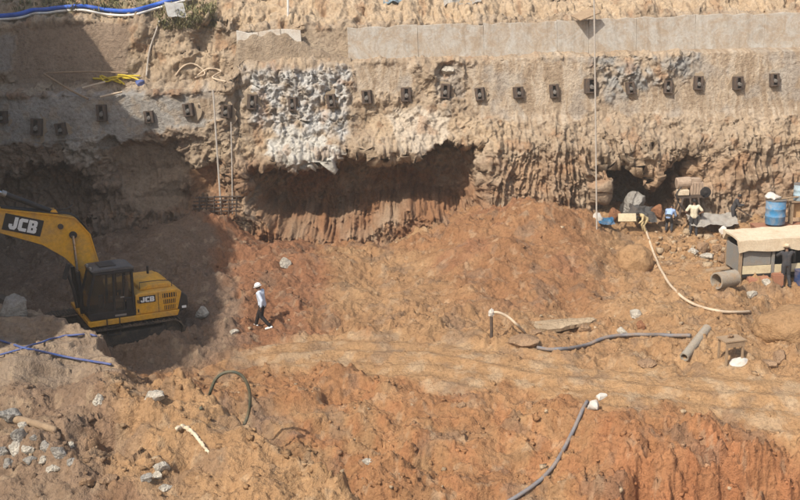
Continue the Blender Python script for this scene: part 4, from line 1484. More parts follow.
def person(label, loc, rotz, J, shirt, trousers, shoe=None, hat=None, hair=True, long_sleeve=True, shorts=False, h=1.0):
    t = thing('person', label, 'person', loc, rotz)
    t.scale = (h, h, h)
    V = lambda k: Vector(J[k])
    ch, pe, ne, he = V('chest'), V('pelvis'), V('neck'), V('head')
    bm = bmesh.new()
    # torso
    sp = (ch - pe)
    limb(bm, [(*(pe + Vector((0, .05, -.03))), .115), (*(pe + sp * .45 + Vector((0, .03, 0))), .105), (*(ch + Vector((0, .06, 0))), .115), (*V('shL'), .07)])
    limb(bm, [(*(pe + Vector((0, -.05, -.03))), .115), (*(pe + sp * .45 + Vector((0, -.03, 0))), .105), (*(ch + Vector((0, -.06, 0))), .115), (*V('shR'), .07)])
    limb(bm, [(*ch, .11), (*ne, .062), (*(ne.lerp(he, .4)), .056)])
    # head, face
    up = (he - ne).normalized()
    fw = Vector(J.get('face', (1, 0, 0)))
    fw = (fw - up * fw.dot(up)).normalized()
    sd = up.cross(fw)
    Rh = Matrix((fw, sd, up)).transposed()
    ball(bm, he + up * .03, (.098, .077, .105), 3, Rh)
    ball(bm, he + fw * .03 - up * .05, (.062, .058, .062), 2, Rh)
    ball(bm, he + fw * .098 - up * .005, (.018, .014, .024), 2, Rh)
    ball(bm, he + fw * .085 - up * .045, (.014, .026, .010), 2, Rh)
    for s in (-1, 1):
        ball(bm, he + sd * s * .078 - up * .005, (.02, .012, .032), 2, Rh)
        ball(bm, he + fw * .082 + sd * s * .033 + up * .022, (.014, .022, .008), 2, Rh)
    for s, k in ((1, 'L'), (-1, 'R')):
        limb(bm, [(*V('sh' + k), .062), (*V('el' + k), .043), (*V('el' + k).lerp(V('wr' + k), .3), .042), (*V('wr' + k), .028)])
        hand(bm, J['wr' + k], J['el' + k], s)
        hip = pe + Vector((0, s * .09, -.04))
        limb(bm, [(*hip, .095), (*V('kn' + k), .058), (*V('kn' + k).lerp(V('an' + k), .3), .056), (*V('an' + k), .038)])
        f = Vector(J.get('foot' + k, (1, 0, 0))).normalized()
        a = V('an' + k)
        limb(bm, [(*(a + Vector((0, 0, -.04)) - f * .04), .035), (*(a + f * .12 - Vector((0, 0, .055))), .032), (*(a + f * .18 - Vector((0, 0, .06))), .025)])
    remeshed('body', bm, M_SKIN, t, .0095, 2)
    # shirt
    g = .016
    bm = bmesh.new()
    for s, k in ((1, 'L'), (-1, 'R')):
        limb(bm, [(*(pe + Vector((0, s * .05, .0))), .115 + g), (*(pe + sp * .45 + Vector((0, s * .035, 0))), .112 + g), (*(ch + Vector((0, s * .06, 0))), .115 + g), (*V('sh' + k), .07 + g)])
        end = V('wr' + k).lerp(V('el' + k), .12) if long_sleeve else V('sh' + k).lerp(V('el' + k), .72)
        if long_sleeve:
            limb(bm, [(*V('sh' + k), .064 + g), (*V('el' + k), .047 + g), (*end, .036 + g)])
        else:
            limb(bm, [(*V('sh' + k), .064 + g), (*end, .056 + g)])
    limb(bm, [(*ch, .11 + g), (*(ch.lerp(ne, .75)), .066 + g)])
    remeshed('shirt', bm, shirt, t, .014, 3)
    # trousers
    bm = bmesh.new()
    for s, k in ((1, 'L'), (-1, 'R')):
        hip = pe + Vector((0, s * .085, -.04))
        ln = [(*(pe + Vector((0, s * .05, .03))), .118 + g * .5), (*hip, .098 + g)]
        if shorts:
            ln += [(*hip.lerp(V('kn' + k), .92), .074 + g)]
        else:
            ln += [(*V('kn' + k), .062 + g), (*V('kn' + k).lerp(V('an' + k), .92), .048 + g)]
        limb(bm, ln)
    remeshed('trousers', bm, trousers, t, .014, 3)
    if shoe:
        for k in 'LR':
            bm = bmesh.new()
            f = Vector(J.get('foot' + k, (1, 0, 0))).normalized()
            a = V('an' + k)
            limb(bm, [(*(a - f * .05 + Vector((0, 0, -.035))), .05), (*(a + f * .10 - Vector((0, 0, .045))), .047), (*(a + f * .19 - Vector((0, 0, .055))), .038)])
            remeshed('shoe', bm, shoe, t, .012, 2)
    if hat:
        bm = bmesh.new()
        vs = ball(bm, he + up * .055, (.132, .112, .118), 3, Rh)
        kill = [v for v in vs if (v.co - he).dot(up) < .035]
        bmesh.ops.delete(bm, geom=kill, context='VERTS')
        n = 24
        ri, ro = [], []
        for i in range(n):
            a = 2 * math.pi * i / n
            e = fw * math.cos(a) * (.155 + .03 * max(0, math.cos(a))) + sd * math.sin(a) * .13
            ri.append(bm.verts.new(he + up * .045 + e * .8))
            ro.append(bm.verts.new(he + up * .035 + e))
        for i in range(n):
            j = (i + 1) % n
            bm.faces.new([ri[i], ro[i], ro[j], ri[j]])
        hm = finish('helmet', bm, hat, t, smooth=True)
        so = hm.modifiers.new('thickness', 'SOLIDIFY')
        so.thickness = .008
    elif hair:
        bm = bmesh.new()
        vs = ball(bm, he + up * .045 - fw * .012, (.104, .088, .106), 3, Rh)
        kill = [v for v in vs if (v.co - he).dot(fw) > .05 and (v.co - he).dot(up) < .075 or (v.co - he).dot(up) < -.03]
        bmesh.ops.delete(bm, geom=kill, context='VERTS')
        hm = finish('hair', bm, M_HAIR, t, smooth=True)
        so = hm.modifiers.new('thickness', 'SOLIDIFY')
        so.thickness = .01
    return t
WALK = dict(pelvis=(0,0,.93), chest=(.05,0,1.30), neck=(.08,0,1.47), head=(.12,0,1.60), shL=(.05,.18,1.40), shR=(.05,-.18,1.40),
            elL=(-.10,.25,1.16), wrL=(-.06,.27,.92), elR=(.08,-.25,1.14), wrR=(.24,-.22,.98),
            knL=(.03,.09,.50), anL=(-.30,.09,.14), knR=(.22,-.09,.53), anR=(.36,-.09,.11), footL=(1,0,-.25), footR=(1,0,.12))
STAND = dict(pelvis=(0,0,.93), chest=(.0,0,1.30), neck=(.0,0,1.47), head=(.03,0,1.61), shL=(.0,.19,1.41), shR=(.0,-.19,1.41),
             elL=(-.08,.40,1.16), wrL=(.06,.21,1.02), elR=(-.08,-.40,1.16), wrR=(.06,-.21,1.02),
             knL=(.02,.12,.50), anL=(0,.15,.09), knR=(.02,-.12,.50), anR=(0,-.15,.09))
BEND = dict(pelvis=(-.18,0,.82), chest=(.12,0,1.06), neck=(.27,0,1.13), head=(.38,0,1.18), shL=(.14,.18,1.08), shR=(.14,-.18,1.08),
            elL=(.24,.25,.82), wrL=(.40,.16,.66), elR=(.24,-.25,.82), wrR=(.40,-.16,.66), face=(.8,0,-.6),
            knL=(.06,.13,.48), anL=(-.08,.14,.09), knR=(.0,-.13,.46), anR=(-.12,-.14,.09))
REACH = dict(pelvis=(0,0,.93), chest=(.04,0,1.29), neck=(.06,0,1.46), head=(.09,0,1.60), shL=(.06,.19,1.40), shR=(.06,-.19,1.40),
             elL=(.22,.30,1.25), wrL=(.42,.22,1.36), elR=(.24,-.34,1.28), wrR=(.44,-.42,1.44),
             knL=(.03,.10,.50), anL=(-.02,.12,.09), knR=(.06,-.12,.50), anR=(-.06,-.16,.09))
HOLD = dict(pelvis=(-.05,0,.90), chest=(.10,0,1.25), neck=(.17,0,1.41), head=(.24,0,1.53), shL=(.12,.18,1.34), shR=(.12,-.18,1.34),
            elL=(.24,.24,1.08), wrL=(.46,.10,1.10), elR=(.24,-.22,1.10), wrR=(.50,-.06,1.14),
            knL=(.10,.10,.48), anL=(-.02,.12,.09), knR=(.0,-.10,.48), anR=(-.14,-.13,.09))
def on_ground(px, py):
    p = hit(px, py, 'ground')
    return (p.x, p.y, p.z + .01)
p1 = on_ground(264, 329)
person('man walking in white helmet, pale blue shirt, black trousers and white shoes', p1, math.radians(163), WALK, M_SHIRTB, M_BLKTR, M_WHITE, M_WHITE)
p2 = on_ground(693, 236)
person('man seen from behind, cream tee shirt and dark trousers, hands on hips', p2, math.radians(84), STAND, M_TEE, M_NAVY, M_NAVY, long_sleeve=False, h=1.02)
p3 = on_ground(669, 232)
person('man in a light blue shirt bending beside the man in cream', p3, math.radians(60), BEND, M_SHIRTL, M_NAVY, None, h=.95)
p4 = on_ground(643, 233)
person('crouching worker in yellowish clothes beside the cream board', p4, math.radians(200), BEND, M_TAND, M_TAND, None, h=.80)
p5 = on_ground(733, 226)
person('dark clothed man leaning on a long bar below the wall', p5, math.radians(-18), HOLD, M_NAVY, M_NAVY, None, h=.93)
p6 = on_ground(785, 287)
person('man in dark clothes and light cap reaching into the open shed', p6, math.radians(88), REACH, M_NAVY, M_NAVY, M_NAVY, M_TARP, h=1.0)
# ================================================================== rocks
def rock(name, px, py, wpx, hpx, mat, label, seed, Y=None, sink=.5, cat='rock', group=None, deep=.85):
    p = hit(px, py + hpx * .5, 'ground') if Y is None else Vector(at_y(px, py + hpx * .5, Y))
    dep = (p - Vector(CAMPOS)).dot(Vector(_F))
    w, h = wpx * dep / 1000, hpx * dep / 1000
    bm = bmesh.new()
    vs = bmesh.ops.create_icosphere(bm, subdivisions=3, radius=1.0)['verts']
    r = random.Random(seed)
    planes = []
    for k in range(14):
        d = Vector((r.gauss(0, 1), r.gauss(0, 1), r.gauss(0, 1))).normalized()
        planes.append((d, r.uniform(.5, .85)))
    for v in vs:
        for d, q in planes:
            e = v.co.dot(d) - q
            if e > 0:
                v.co -= d * e
    co = np.array([v.co[:] for v in vs])
    nn = fbm3(co[:, 0] + seed, co[:, 1], co[:, 2], 1.6, 3, seed)
    for v, k in zip(vs, nn):
        v.co *= 1 + .22 * float(k)
        v.co = Vector((v.co.x * w * .58, v.co.y * w * .5 * deep, v.co.z * h * .62))
    o = finish(name, bm, mat, smooth=True)
    o.location = p + Vector((0, .2 * w, h * (.5 - sink * .6)))
    o.rotation_euler = (r.uniform(-.2, .2), r.uniform(-.25, .25), r.uniform(-.5, .5))
    return tag(o, label, cat, group)
ROCKS = [
 ('boulder', 12, 301, 30, 32, M_GROCK, 'large pale grey boulder at the back of the rock ledge beside the machine', 28.7),
 ('boulder', 633, 198, 28, 30, M_GROCK, 'big grey boulder lying in the wall hollow behind the workers', 47.4),
 ('rock', 285, 261, 12, 13, M_WROCK, 'single white rock high on the red spoil heap above the walking man', None),
 ('rock', 203, 311, 15, 14, M_WROCK, 'whitish rock just behind the machine at the shadow edge', None),
 ('rock', 234, 331, 9, 5, M_WROCK, 'small flat pale stone near the walking man', None),
 ('rock', 153, 393, 20, 14, M_WROCK, 'bright white rock on the crest of the sandy heap', None),
 ('rock', 99, 397, 12, 13, M_WROCK, 'pale stone half buried in the sandy heap near the blue hose end', None),
 ('rock', 8, 413, 28, 18, M_GROCK, 'grey rock at the picture edge above the cluster of grey rocks', None),
 ('rock', 17, 434, 18, 16, M_GROCK, 'grey rock at the top of the near grey rock cluster', None),
 ('rock', 14, 447, 14, 14, M_WROCK, 'light grey rock in the near cluster below the darker one', None),
 ('rock', 27, 447, 13, 15, M_WROCK, 'tall light grey rock in the near cluster', None),
 ('rock', 3, 449, 11, 12, M_GROCK, 'grey rock cut by the picture edge in the near cluster', None),
 ('rock', 44, 444, 15, 15, M_GROCK, 'grey rock at the upper end of the near cluster', None),
 ('rock', 59, 450, 17, 17, M_GROCK, 'grey rock farthest from the picture edge in the near cluster', None),
 ('rock', 54, 467, 14, 10, M_WROCK, 'small pale rock below the near grey cluster', None),
 ('rock', 87, 479, 15, 12, M_BROCK, 'brown grey rock at the foot of the heap near the bottom', None),
 ('rock', 106, 477, 19, 16, M_BROCK, 'pointed brown grey rock at the foot of the heap', None),
 ('rock', 146, 476, 12, 11, M_GROCK, 'rounded grey rock beside a pair on the sandy slope', None),
 ('rock', 160, 466, 17, 13, M_WROCK, 'upper white rock of the trio on the sandy slope', None),
 ('rock', 157, 475, 11, 8, M_WROCK, 'small white rock under the upper one of the trio', None),
 ('rock', 166, 487, 16, 8, M_WROCK, 'flat white rock lowest on the sandy slope', None),
 ('rock', 172, 427, 7, 6, M_GROCK, 'small grey stone at the end of the white cloth strip', None),
 ('rock', 35, 436, 12, 10, M_GROCK, 'grey rock wedged behind the tall light one in the near cluster', None),
 ('rock', 30, 459, 13, 10, M_GROCK, 'grey rock under the tall light one in the near cluster', None),
 ('rock', 43, 458, 11, 9, M_WROCK, 'pale rock in the lower middle of the near cluster', None),
 ('rock', 8, 462, 13, 10, M_GROCK, 'low grey rock at the bottom of the near cluster by the picture edge', None),
 ('rock', 22, 424, 12, 9, M_WROCK, 'pale rock touching the end of the short log', None),
 ('rock', 72, 461, 10, 8, M_GROCK, 'small grey rock rolled away from the near cluster', None),
 ('rock', 70, 443, 9, 8, M_WROCK, 'small pale rock above the far end of the near cluster', None),
 ('rock', 369, 460, 12, 6, M_WROCK, 'small cream stone lying alone in the red rubble slope', None),
 ('rock', 461, 404, 9, 9, M_BROCK, 'pale brown stone at the top of the red rubble slope', None),
 ('rock', 524, 341, 34, 12, M_BROCK, 'flat grey brown stone beside the start of the blue grey hose', None),
 ('rock', 623, 330, 11, 9, M_WROCK, 'pale stone above the grey hose bend', None),
 ('rock', 636, 313, 13, 10, M_WROCK, 'pale angular stone on the slope above the grey hose', None),
 ('rock', 641, 324, 10, 10, M_RROCK, 'dark red stone beside pale ones above the hose', None),
 ('rock', 648, 363, 20, 8, M_BROCK, 'flat brown stone on the floor near the lying pipe', None),
 ('rock', 780, 355, 16, 14, M_BROCK, 'sandy boulder under the earth heap at the far side of the table', None),
 ('rock', 770, 362, 18, 8, M_BROCK, 'low flat stone between white sack and sandy boulder', None),
 ('rock', 616, 211, 13, 15, M_RROCK, 'upright red brown rock beside the grey boulder', 46.6),
 ('rock', 659, 209, 13, 15, M_RROCK, 'leaning red brown rock between grey boulder and drilling machine', 46.8),
 ('rock', 703, 246, 14, 14, M_BROCK, 'sandy rock below the white sheet', None),
 ('rock', 694, 249, 10, 10, M_WROCK, 'pale rock below the standing man in cream', None),
 ('rock', 708, 255, 13, 9, M_WROCK, 'whitish rubble block above the concrete pipe', None),
 ('rock', 718, 247, 12, 10, M_BROCK, 'brown rubble block nearest the shed post', None),
 ('rock', 725, 256, 12, 11, M_BROCK, 'brown rock just above the plank by the shed', None),
 ('rock', 752, 294, 14, 7, M_WROCK, 'pale flat stone before the concrete pipe mouth', None),
 ('rock', 768, 282, 12, 8, M_WROCK, 'white stone under the shed beside the rusty drum', None),
 ('rock', 448, 68, 14, 8, M_WROCK, 'white stone on the bench edge above the dark cavity', 49.0),
]
for i, (n, x, y, w, h, m, l, Y) in enumerate(ROCKS):
    rock(n, x, y, w, h, m, l, 500 + i * 7, Y)
# rounded sand mound by the workers
bm = bmesh.new()
vs = bmesh.ops.create_icosphere(bm, subdivisions=4, radius=1.0)['verts']
co = np.array([v.co[:] for v in vs])
nn = fbm3(co[:, 0], co[:, 1], co[:, 2], 2.5, 4, 77)
for v, k in zip(vs, nn):
    v.co *= 1 + .12 * float(k)
    v.co = Vector((v.co.x * .80, v.co.y * .8, v.co.z * .85))
o = finish('sand_heap', bm, soil_material('tan sand', False, tuple(C_SAND), .4, 10), smooth='all')
q = hit(636, 268, 'ground')
o.location = (q.x, q.y + .3, q.z + .15)
tag(o, 'rounded tan sand heap below the workers beside the cream hose', 'sand heap')
# earth heap at the far side of the small table
bm = bmesh.new()
vs = bmesh.ops.create_icosphere(bm, subdivisions=4, radius=1.0)['verts']
co = np.array([v.co[:] for v in vs])
nn = fbm3(co[:, 0], co[:, 1], co[:, 2], 2.2, 4, 79)
for v, k in zip(vs, nn):
    v.co *= 1 + .16 * float(k)
    v.co = Vector((v.co.x * 1.5, v.co.y * 1.0, v.co.z * .7))
o = finish('earth_heap', bm, soil_material('sandy earth', False, tuple(C_SAND * 1.03), .5, 8), smooth='all')
q = hit(800, 338, 'ground')
o.location = (q.x, q.y + .3, q.z + .25)
tag(o, 'smooth sandy earth heap cut by the picture edge beyond the small table', 'earth heap')

# ================================================================== hoses, ropes, poles
def hose(name, pts, r, mat, label, cat='hose', n=8, world=None, lift=None, group=None, what='both'):
    bm = bmesh.new()
    path = world if world is not None else drape(pts, r * 1.0 if lift is None else lift, what)
    tube(bm, path, r, n)
    return tag(finish(name, bm, mat, smooth='all'), label, cat, group)
hose('hose', [(-30,362),(0,357),(25,350),(50,342),(70,337.5),(88,336.5),(99,339)], .027, M_BLUEH, 'thin blue hose curving over the rock ledge towards the machine', what='ground', lift=.07)
hose('hose', [(-30,334),(0,342),(20,349),(40,353),(70,359.5),(100,364.5),(112,366.5)], .031, M_BLUEH, 'straight blue hose crossing the rock ledge and ending at the sandy heap', what='ground', lift=.07)
sp_ = hit(491.5, 337, 'ground')
hose('hose', None, .05, M_CREAMH, 'short cream hose arching down from the standpipe',
     world=spline([at_y(491, 313, sp_.y), at_y(498, 312.5, sp_.y), at_y(508, 317, sp_.y), at_y(517, 325, sp_.y - .1), hit(525, 334, 'ground') + Vector((0, 0, .03))], 6))
hose('hose', [(537,349),(550,351),(570,350),(588,346),(602,340),(618,337),(640,336),(665,337),(690,337)], .065, M_GREYH, 'blue grey hose winding over the floor towards the lying pipe', what='ground')
hose('hose', [(640,212),(646,232),(652,250),(660,270),(672,289),(690,304),(715,312),(735,313.5),(750,313)], .055, M_CREAMH, 'long cream hose running down from the workers past the sand heap', what='ground')
hose('hose', [(587,403),(582,412),(574,430),(566,446),(556,464),(542,480),(526,492),(510,502),(490,512)], .06, M_GREYH, 'grey hose running down the red slope from the white rags', what='ground')
hw = [hit(201, 410, 'ground') + Vector((0, 0, .04))]
for x, y, z in ((207,402,.25),(211,390,.55),(216,379,.8),(224,373,.95),(234,372,1.0),(243,377,.95),(249,389,.75),(250,404,.45),(247,418,.1)):
    hw.append(Vector(at_y(x, y, 25.6)))
hw.append(Vector(at_y(241, 432, 25.0)))
hose('hose', None, .045, M_GREENH, 'green grey hose standing in an arch beside the sandy heap', world=spline(hw, 6))
hose('pipe', [(-40,22),(0,19.5),(20,17.5),(33,13.5),(45,13),(60,11),(84,9.5),(105,13),(130,14.5),(150,10),(170,4),(192,-1),(215,-6)], .11, M_BLUEP, 'bright blue pipe along the top of the wall', 'pipe', what='wall', lift=.16)
hose('hose', [(-40,25),(0,22),(20,20.5),(36,16),(48,15.5),(62,13.5),(84,12.5),(103,16.5),(130,18),(150,13),(170,7),(192,1.5),(215,-3)], .06, M_WHITEH, 'white hose lying just below the bright blue pipe', what='wall', lift=.12)
hose('hose', [(160,24),(156,36),(151,50),(148.5,64),(147,79)], .045, M_ROD, 'grey hose hanging down the sunlit bank below the plastic sheet', what='wall', lift=.14)
hose('hose', [(176,78),(182,70),(190,66),(198,68),(206,76),(196,80)], .04, M_CREAMH, 'tan hose coiled in a loop on the ledge', what='wall', lift=.12)
hose('hose', [(198,78),(206,72),(214,71),(222,74),(212,80),(226,84)], .04, M_CREAMH, 'tan hose trailing beside the coil on the ledge', what='wall', lift=.12)
def rope_bundle():
    t = thing('rope_bundle', 'tangled bright yellow ropes heaped on the ledge', 'rope', (0, 0, 0))
    for k in range(7):
        bm = bmesh.new()
        pts = [(92 + 4 * k + rnd.uniform(-3, 3) + 9 * j, 84 - rnd.uniform(0, 8) + (.8 * j if j < 4 else -1)) for j in range(4)]
        pts = [(min(143, a), b) for a, b in pts]
        tube(bm, drape(pts, .05 + .025 * k, 'wall'), .045, 6)
        finish('rope', bm, M_YROPE, t, smooth='all')
    return t
rope_bundle()
rock('bag', 139, 81, 10, 6, M_BLUEH, 'small blue bundle at the end of the yellow ropes', 901, Y=48.4, cat='bundle')
def stick(pts, r, label, Y, mat=M_WOOD):
    bm = bmesh.new()
    tube(bm, [at_y(x, y, yy) for (x, y), yy in zip(pts, Y)], r, 7)
    tag(finish('pole', bm, mat, smooth=True), label, 'pole')
stick([(44,74),(70,90),(88,99)], .05, 'dark crooked pole leaning down over the shaded concrete ledge', (47.9, 47.2, 46.7))
stick([(46,73),(90,71.5),(128,73)], .045, 'thin pole lying along the foot of the shaded upper bank', (48.8, 48.9, 49.0))
stick([(82,88),(105,82)], .05, 'short light pole lying beside the yellow ropes', (47.8, 48.5), M_CREAMH)
stick([(100,97),(122,92)], .05, 'pale pole lying on the concrete rim below the yellow ropes', (46.9, 47.2), M_CREAMH)
# upright rods in front of the wall
bm = bmesh.new()
b0 = hit(597, 229, 'ground')
b1 = Vector(at_y(594, -8, b0.y + .15))
tube(bm, [b0 - Vector((0, 0, .4)), b0.lerp(b1, .5), b1], .036, 10)
tag(finish('pole', bm, M_ROD, smooth=True), 'tall thin white pole standing upright in front of the wall', 'pole')
bm = bmesh.new()
tube(bm, [at_y(221.5, 216, 46.2), at_y(217, 150, 46.5), at_y(213, 90, 46.9)], .042, 8)
tag(finish('pole', bm, M_ROD, smooth=True), 'slanting pale rod leaning on the wall by the steel bars', 'pole')
bm = bmesh.new()
tube(bm, [at_y(232.5, 214, 46.2), at_y(232, 170, 46.4), at_y(231, 122, 46.7)], .028, 8)
tag(finish('pole', bm, M_ROD, smooth=True), 'thinner pale rod beside the slanting one', 'pole')
bm = bmesh.new()
tube(bm, [at_y(288, 18, 51.2), at_y(288, -6, 51.2)], .055, 8)
tag(finish('pole', bm, M_WHITEH, smooth=True), 'short whitish pole at the very top above the broken wall stub', 'pole')
# steel bars
t = thing('rebar_mesh', 'rusty steel bar mesh leaning in the wall recess by the pale rods', 'rebar mesh', (0, 0, 0))
for k in range(5):
    bm = bmesh.new()
    y = 197 + 3.6 * k
    tube(bm, [at_y(194 + rnd.uniform(-2, 2), y + 1, 45.9), at_y(218, y - .2, 45.9), at_y(240 + rnd.uniform(-2, 1), y - .6, 45.9)], .04, 6)
    finish('bar', bm, M_RUST, t)
for k in range(6):
    bm = bmesh.new()
    x = 199 + 7.4 * k
    tube(bm, [at_y(x, 217, 45.85), at_y(x + .4, 196, 45.85)], .03, 6)
    finish('bar', bm, M_RUST, t)

# ================================================================== sheets, rags, sacks
def sheet(name, px, py, w, d, mat, label, cat, Y=None, crumple=.06, tilt=(0, 0, 0), seed=1, what='both', n=22, lift=.05):
    p = hit(px, py, what) if Y is None else Vector(at_y(px, py, Y))
    bm = bmesh.new()
    g = [[None] * (n + 1) for _ in range(n + 1)]
    xs = np.linspace(-w / 2, w / 2, n + 1)
    ys = np.linspace(-d / 2, d / 2, n + 1)
    XX, YY = np.meshgrid(xs, ys, indexing='ij')
    ZZ = crumple * fbm2(XX + seed, YY, 1.6, 4, seed) * 1.8
    for i in range(n + 1):
        for j in range(n + 1):
            g[i][j] = bm.verts.new((XX[i, j] + .1 * crumple * math.sin(j * 1.3), YY[i, j] + .3 * crumple * math.sin(i), ZZ[i, j]))
    for i in range(n):
        for j in range(n):
            bm.faces.new([g[i][j], g[i + 1][j], g[i + 1][j + 1], g[i][j + 1]])
    bmesh.ops.solidify(bm, geom=bm.faces[:], thickness=.012)
    o = finish(name, bm, mat, smooth=True)
    o.location = p + Vector((0, 0, lift))
    o.rotation_euler = tilt
    return tag(o, label, cat)
sheet('plastic_sheet', 176, 14, .95, 1.0, M_WHITEH, 'flat white plastic sheet on the weeds below the blue pipe', 'sheet', what='wall', tilt=(.75, .1, .5), lift=.2, crumple=.02)
sheet('tarpaulin', 712, 222.5, 2.3, .9, M_RAG, 'long white sheet spread on the ground behind the man in cream', 'tarpaulin', Y=46.5, tilt=(.42, 0, .03), seed=4, crumple=.07, lift=.16)
sheet('tarpaulin', 606, 222, .75, .6, M_BARREL, 'small blue sheet at the foot of the tall white pole', 'tarpaulin', Y=45.6, tilt=(.3, 0, 0), seed=6)
sheet('tarpaulin', 643, 214, 1.3, .9, M_DTARP, 'dark grey tarpaulin slumped under the grey boulder', 'tarpaulin', Y=46.6, tilt=(.7, .2, .1), seed=8, crumple=.1)
sheet('plastic_sheet', 462, 1, 1.9, 1.0, M_RAG, 'crumpled white sheet at the very top of the wall', 'sheet', what='wall', tilt=(.5, 0, 0), seed=12, crumple=.12, lift=.1)
sheet('plastic_sheet', 396, 2, 1.3, .8, M_PALEB, 'pale bluish sheet at the top of the wall beside the white one', 'sheet', what='wall', tilt=(.5, 0, 0), seed=14, crumple=.12, lift=.1)
rock('rag', 594, 403, 15, 13, M_RAG, 'white rag bundle tied to the top of the grey hose', 911, cat='rag')
rock('rag', 601, 396, 13, 7, M_RAG, 'second white rag behind the bundle at the hose top', 913, cat='rag')
rock('sack', 742, 361, 19, 9, M_RAG, 'half buried white sack in front of the small wooden table', 915, cat='sack')
rock('bucket_sack', 598, 214, 10, 14, M_RAG, 'greyish white sack leaning on the foot of the tall pole', 917, Y=45.6, cat='sack')
rock('sack', 724, 228, 8, 8, M_RAG, 'small white sack at the end of the long white sheet', 919, Y=45.6, cat='sack')
bm = bmesh.new()
pth = drape([(176,431),(183,428),(190,431),(197,438),(203,446),(209,454)], .04, 'ground')
tube(bm, pth, .065, 8, .03)
for v in bm.verts:
    v.co += Vector((rnd.uniform(-.02, .02), rnd.uniform(-.02, .02), rnd.uniform(-.03, .03)))
tag(finish('cloth_strip', bm, M_TARP, smooth='all'), 'twisted strip of white cloth lying across the sandy heap', 'cloth')
bm = bmesh.new()
tube(bm, drape([(17,421),(30,424),(44,428),(57,432)], .05, 'ground'), .11, 9, .08)
tag(finish('log', bm, M_WOOD, smooth='all'), 'pale short log lying above the near grey rocks', 'log')
# cream board by the workers
bm = bmesh.new()
box(bm, (0, 0, 0), (.85, .12, .38))
o = finish('board', bm, M_CREAM, bevel=.015)
o.location = at_y(627, 217.5, 45.9)
o.rotation_euler = (-.3, .03, .05)
tag(o, 'cream painted board standing in front of the grey boulder', 'board')
# bar held by the dark clothed man
bm = bmesh.new()
tube(bm, [at_y(737, 208, p5[1] - .1), at_y(752, 217, p5[1] - .2)], .035, 7)
tag(finish('crowbar', bm, M_RUST, smooth=True), 'dark bar held by the man leaning below the wall', 'bar')
# plank on the bench rim that throws its shadow on the concrete
bm = bmesh.new()
y6, z6, Xp = st_at(588, 7)
box(bm, (0, 0, 0), (1.1, .9, .05))
o = finish('plank', bm, M_WOOD, bevel=.008)
o.location = (Xp, y6 - .75, z6 + .32)
o.rotation_euler = (.25, -.30, .3)
tag(o, 'brown plank jutting over the rim of the concrete wall beside the tall pole', 'plank')

# ================================================================== floor things
# standpipe
b = hit(491.5, 337, 'ground')
t = thing('standpipe', 'short upright rusty standpipe with a white rag on top', 'standpipe', b)
hgt = at_y(491.5, 313, b.y)[2] - b.z
bm = bmesh.new()
cyl(bm, (0, 0, -.2), (0, 0, hgt), .055, .055, 10)
finish('pipe', bm, M_RUST, t, smooth=True)
bm = bmesh.new()
vs = ball(bm, (0, 0, hgt), (.10, .09, .15), 3)
for v in vs:
    v.co += Vector([rnd.uniform(-.022, .022) for _ in range(3)])
finish('rag', bm, M_RAG, t, smooth=True)
# crust slab
bm = bmesh.new()
b = hit(560, 332, 'ground') + Vector((0, .25, .17))
n = 36
ou, od = [], []
for i in range(n):
    a = 2 * math.pi * i / n
    r = 1 + .18 * math.sin(3 * a + 1) + rnd.uniform(-.08, .08)
    x, y = 1.2 * r * math.cos(a), .42 * r * math.sin(a)
    ou.append(bm.verts.new((x, y, .09 + rnd.uniform(-.02, .02))))
    od.append(bm.verts.new((x * .95, y * .9, -.06)))
ct = bm.verts.new((0, 0, .16))
for i in range(n):
    j = (i + 1) % n
    bm.faces.new([ou[i], ou[j], od[j], od[i]])
    bm.faces.new([ct, ou[j], ou[i]])
bm.faces.new(od)
o = finish('crust_slab', bm, soil_material('dry crust', False, tuple(C_PALE), .5, 8))
o.location = b
o.rotation_euler = (.05, -.06, .03)
tag(o, 'thin slab of dry mud crust overhanging a dark gap near the standpipe', 'mud slab')
for k, (x, y) in enumerate(((536, 331), (584, 327))):
    rock('stone', x, y, 12, 8, M_BROCK, ('brown stone propping the standpipe end of the mud slab', 'brown stone propping the far end of the mud slab')[k], 930 + k, cat='stone')
# lying pipe
def hollow_pipe(name, a, b, r, mat, label, cat, th=.04, n=22):
    a, b = Vector(a), Vector(b)
    u, v = _basis(b - a)
    bm = bmesh.new()
    R = []
    for p, rr in ((a, r), (b, r), (b, r - th), (a, r - th)):
        R.append([bm.verts.new(p + (u * math.cos(2 * math.pi * i / n) + v * math.sin(2 * math.pi * i / n)) * rr) for i in range(n)])
    for q in range(4):
        A_, B_ = R[q], R[(q + 1) % 4]
        for i in range(n):
            j = (i + 1) % n
            bm.faces.new([A_[i], A_[j], B_[j], B_[i]])
    return tag(finish(name, bm, mat, smooth=True), label, cat)
a = hit(684, 361, 'ground')
b = hit(707, 331, 'ground')
hollow_pipe('pipe', a + Vector((0, 0, .13)), b + Vector((0, 0, .10)), .15, M_CONCP, 'grey hollow pipe lying slantwise on the floor beside the small table', 'pipe')
b = hit(716, 287, 'ground')
b.z += .25
hollow_pipe('culvert_pipe', b, b + Vector((.85, .42, -.02)), .33, M_CONCP, 'wide concrete culvert pipe with open dark mouth before the shed', 'pipe', .06, 28)
bm = bmesh.new()
bar(bm, at_y(706, 271, 40.0), at_y(740, 265.5, 39.6), .35, .09)
tag(finish('plank', bm, M_WOOD, bevel=.01), 'brown plank lying across the top of the concrete pipe', 'plank')
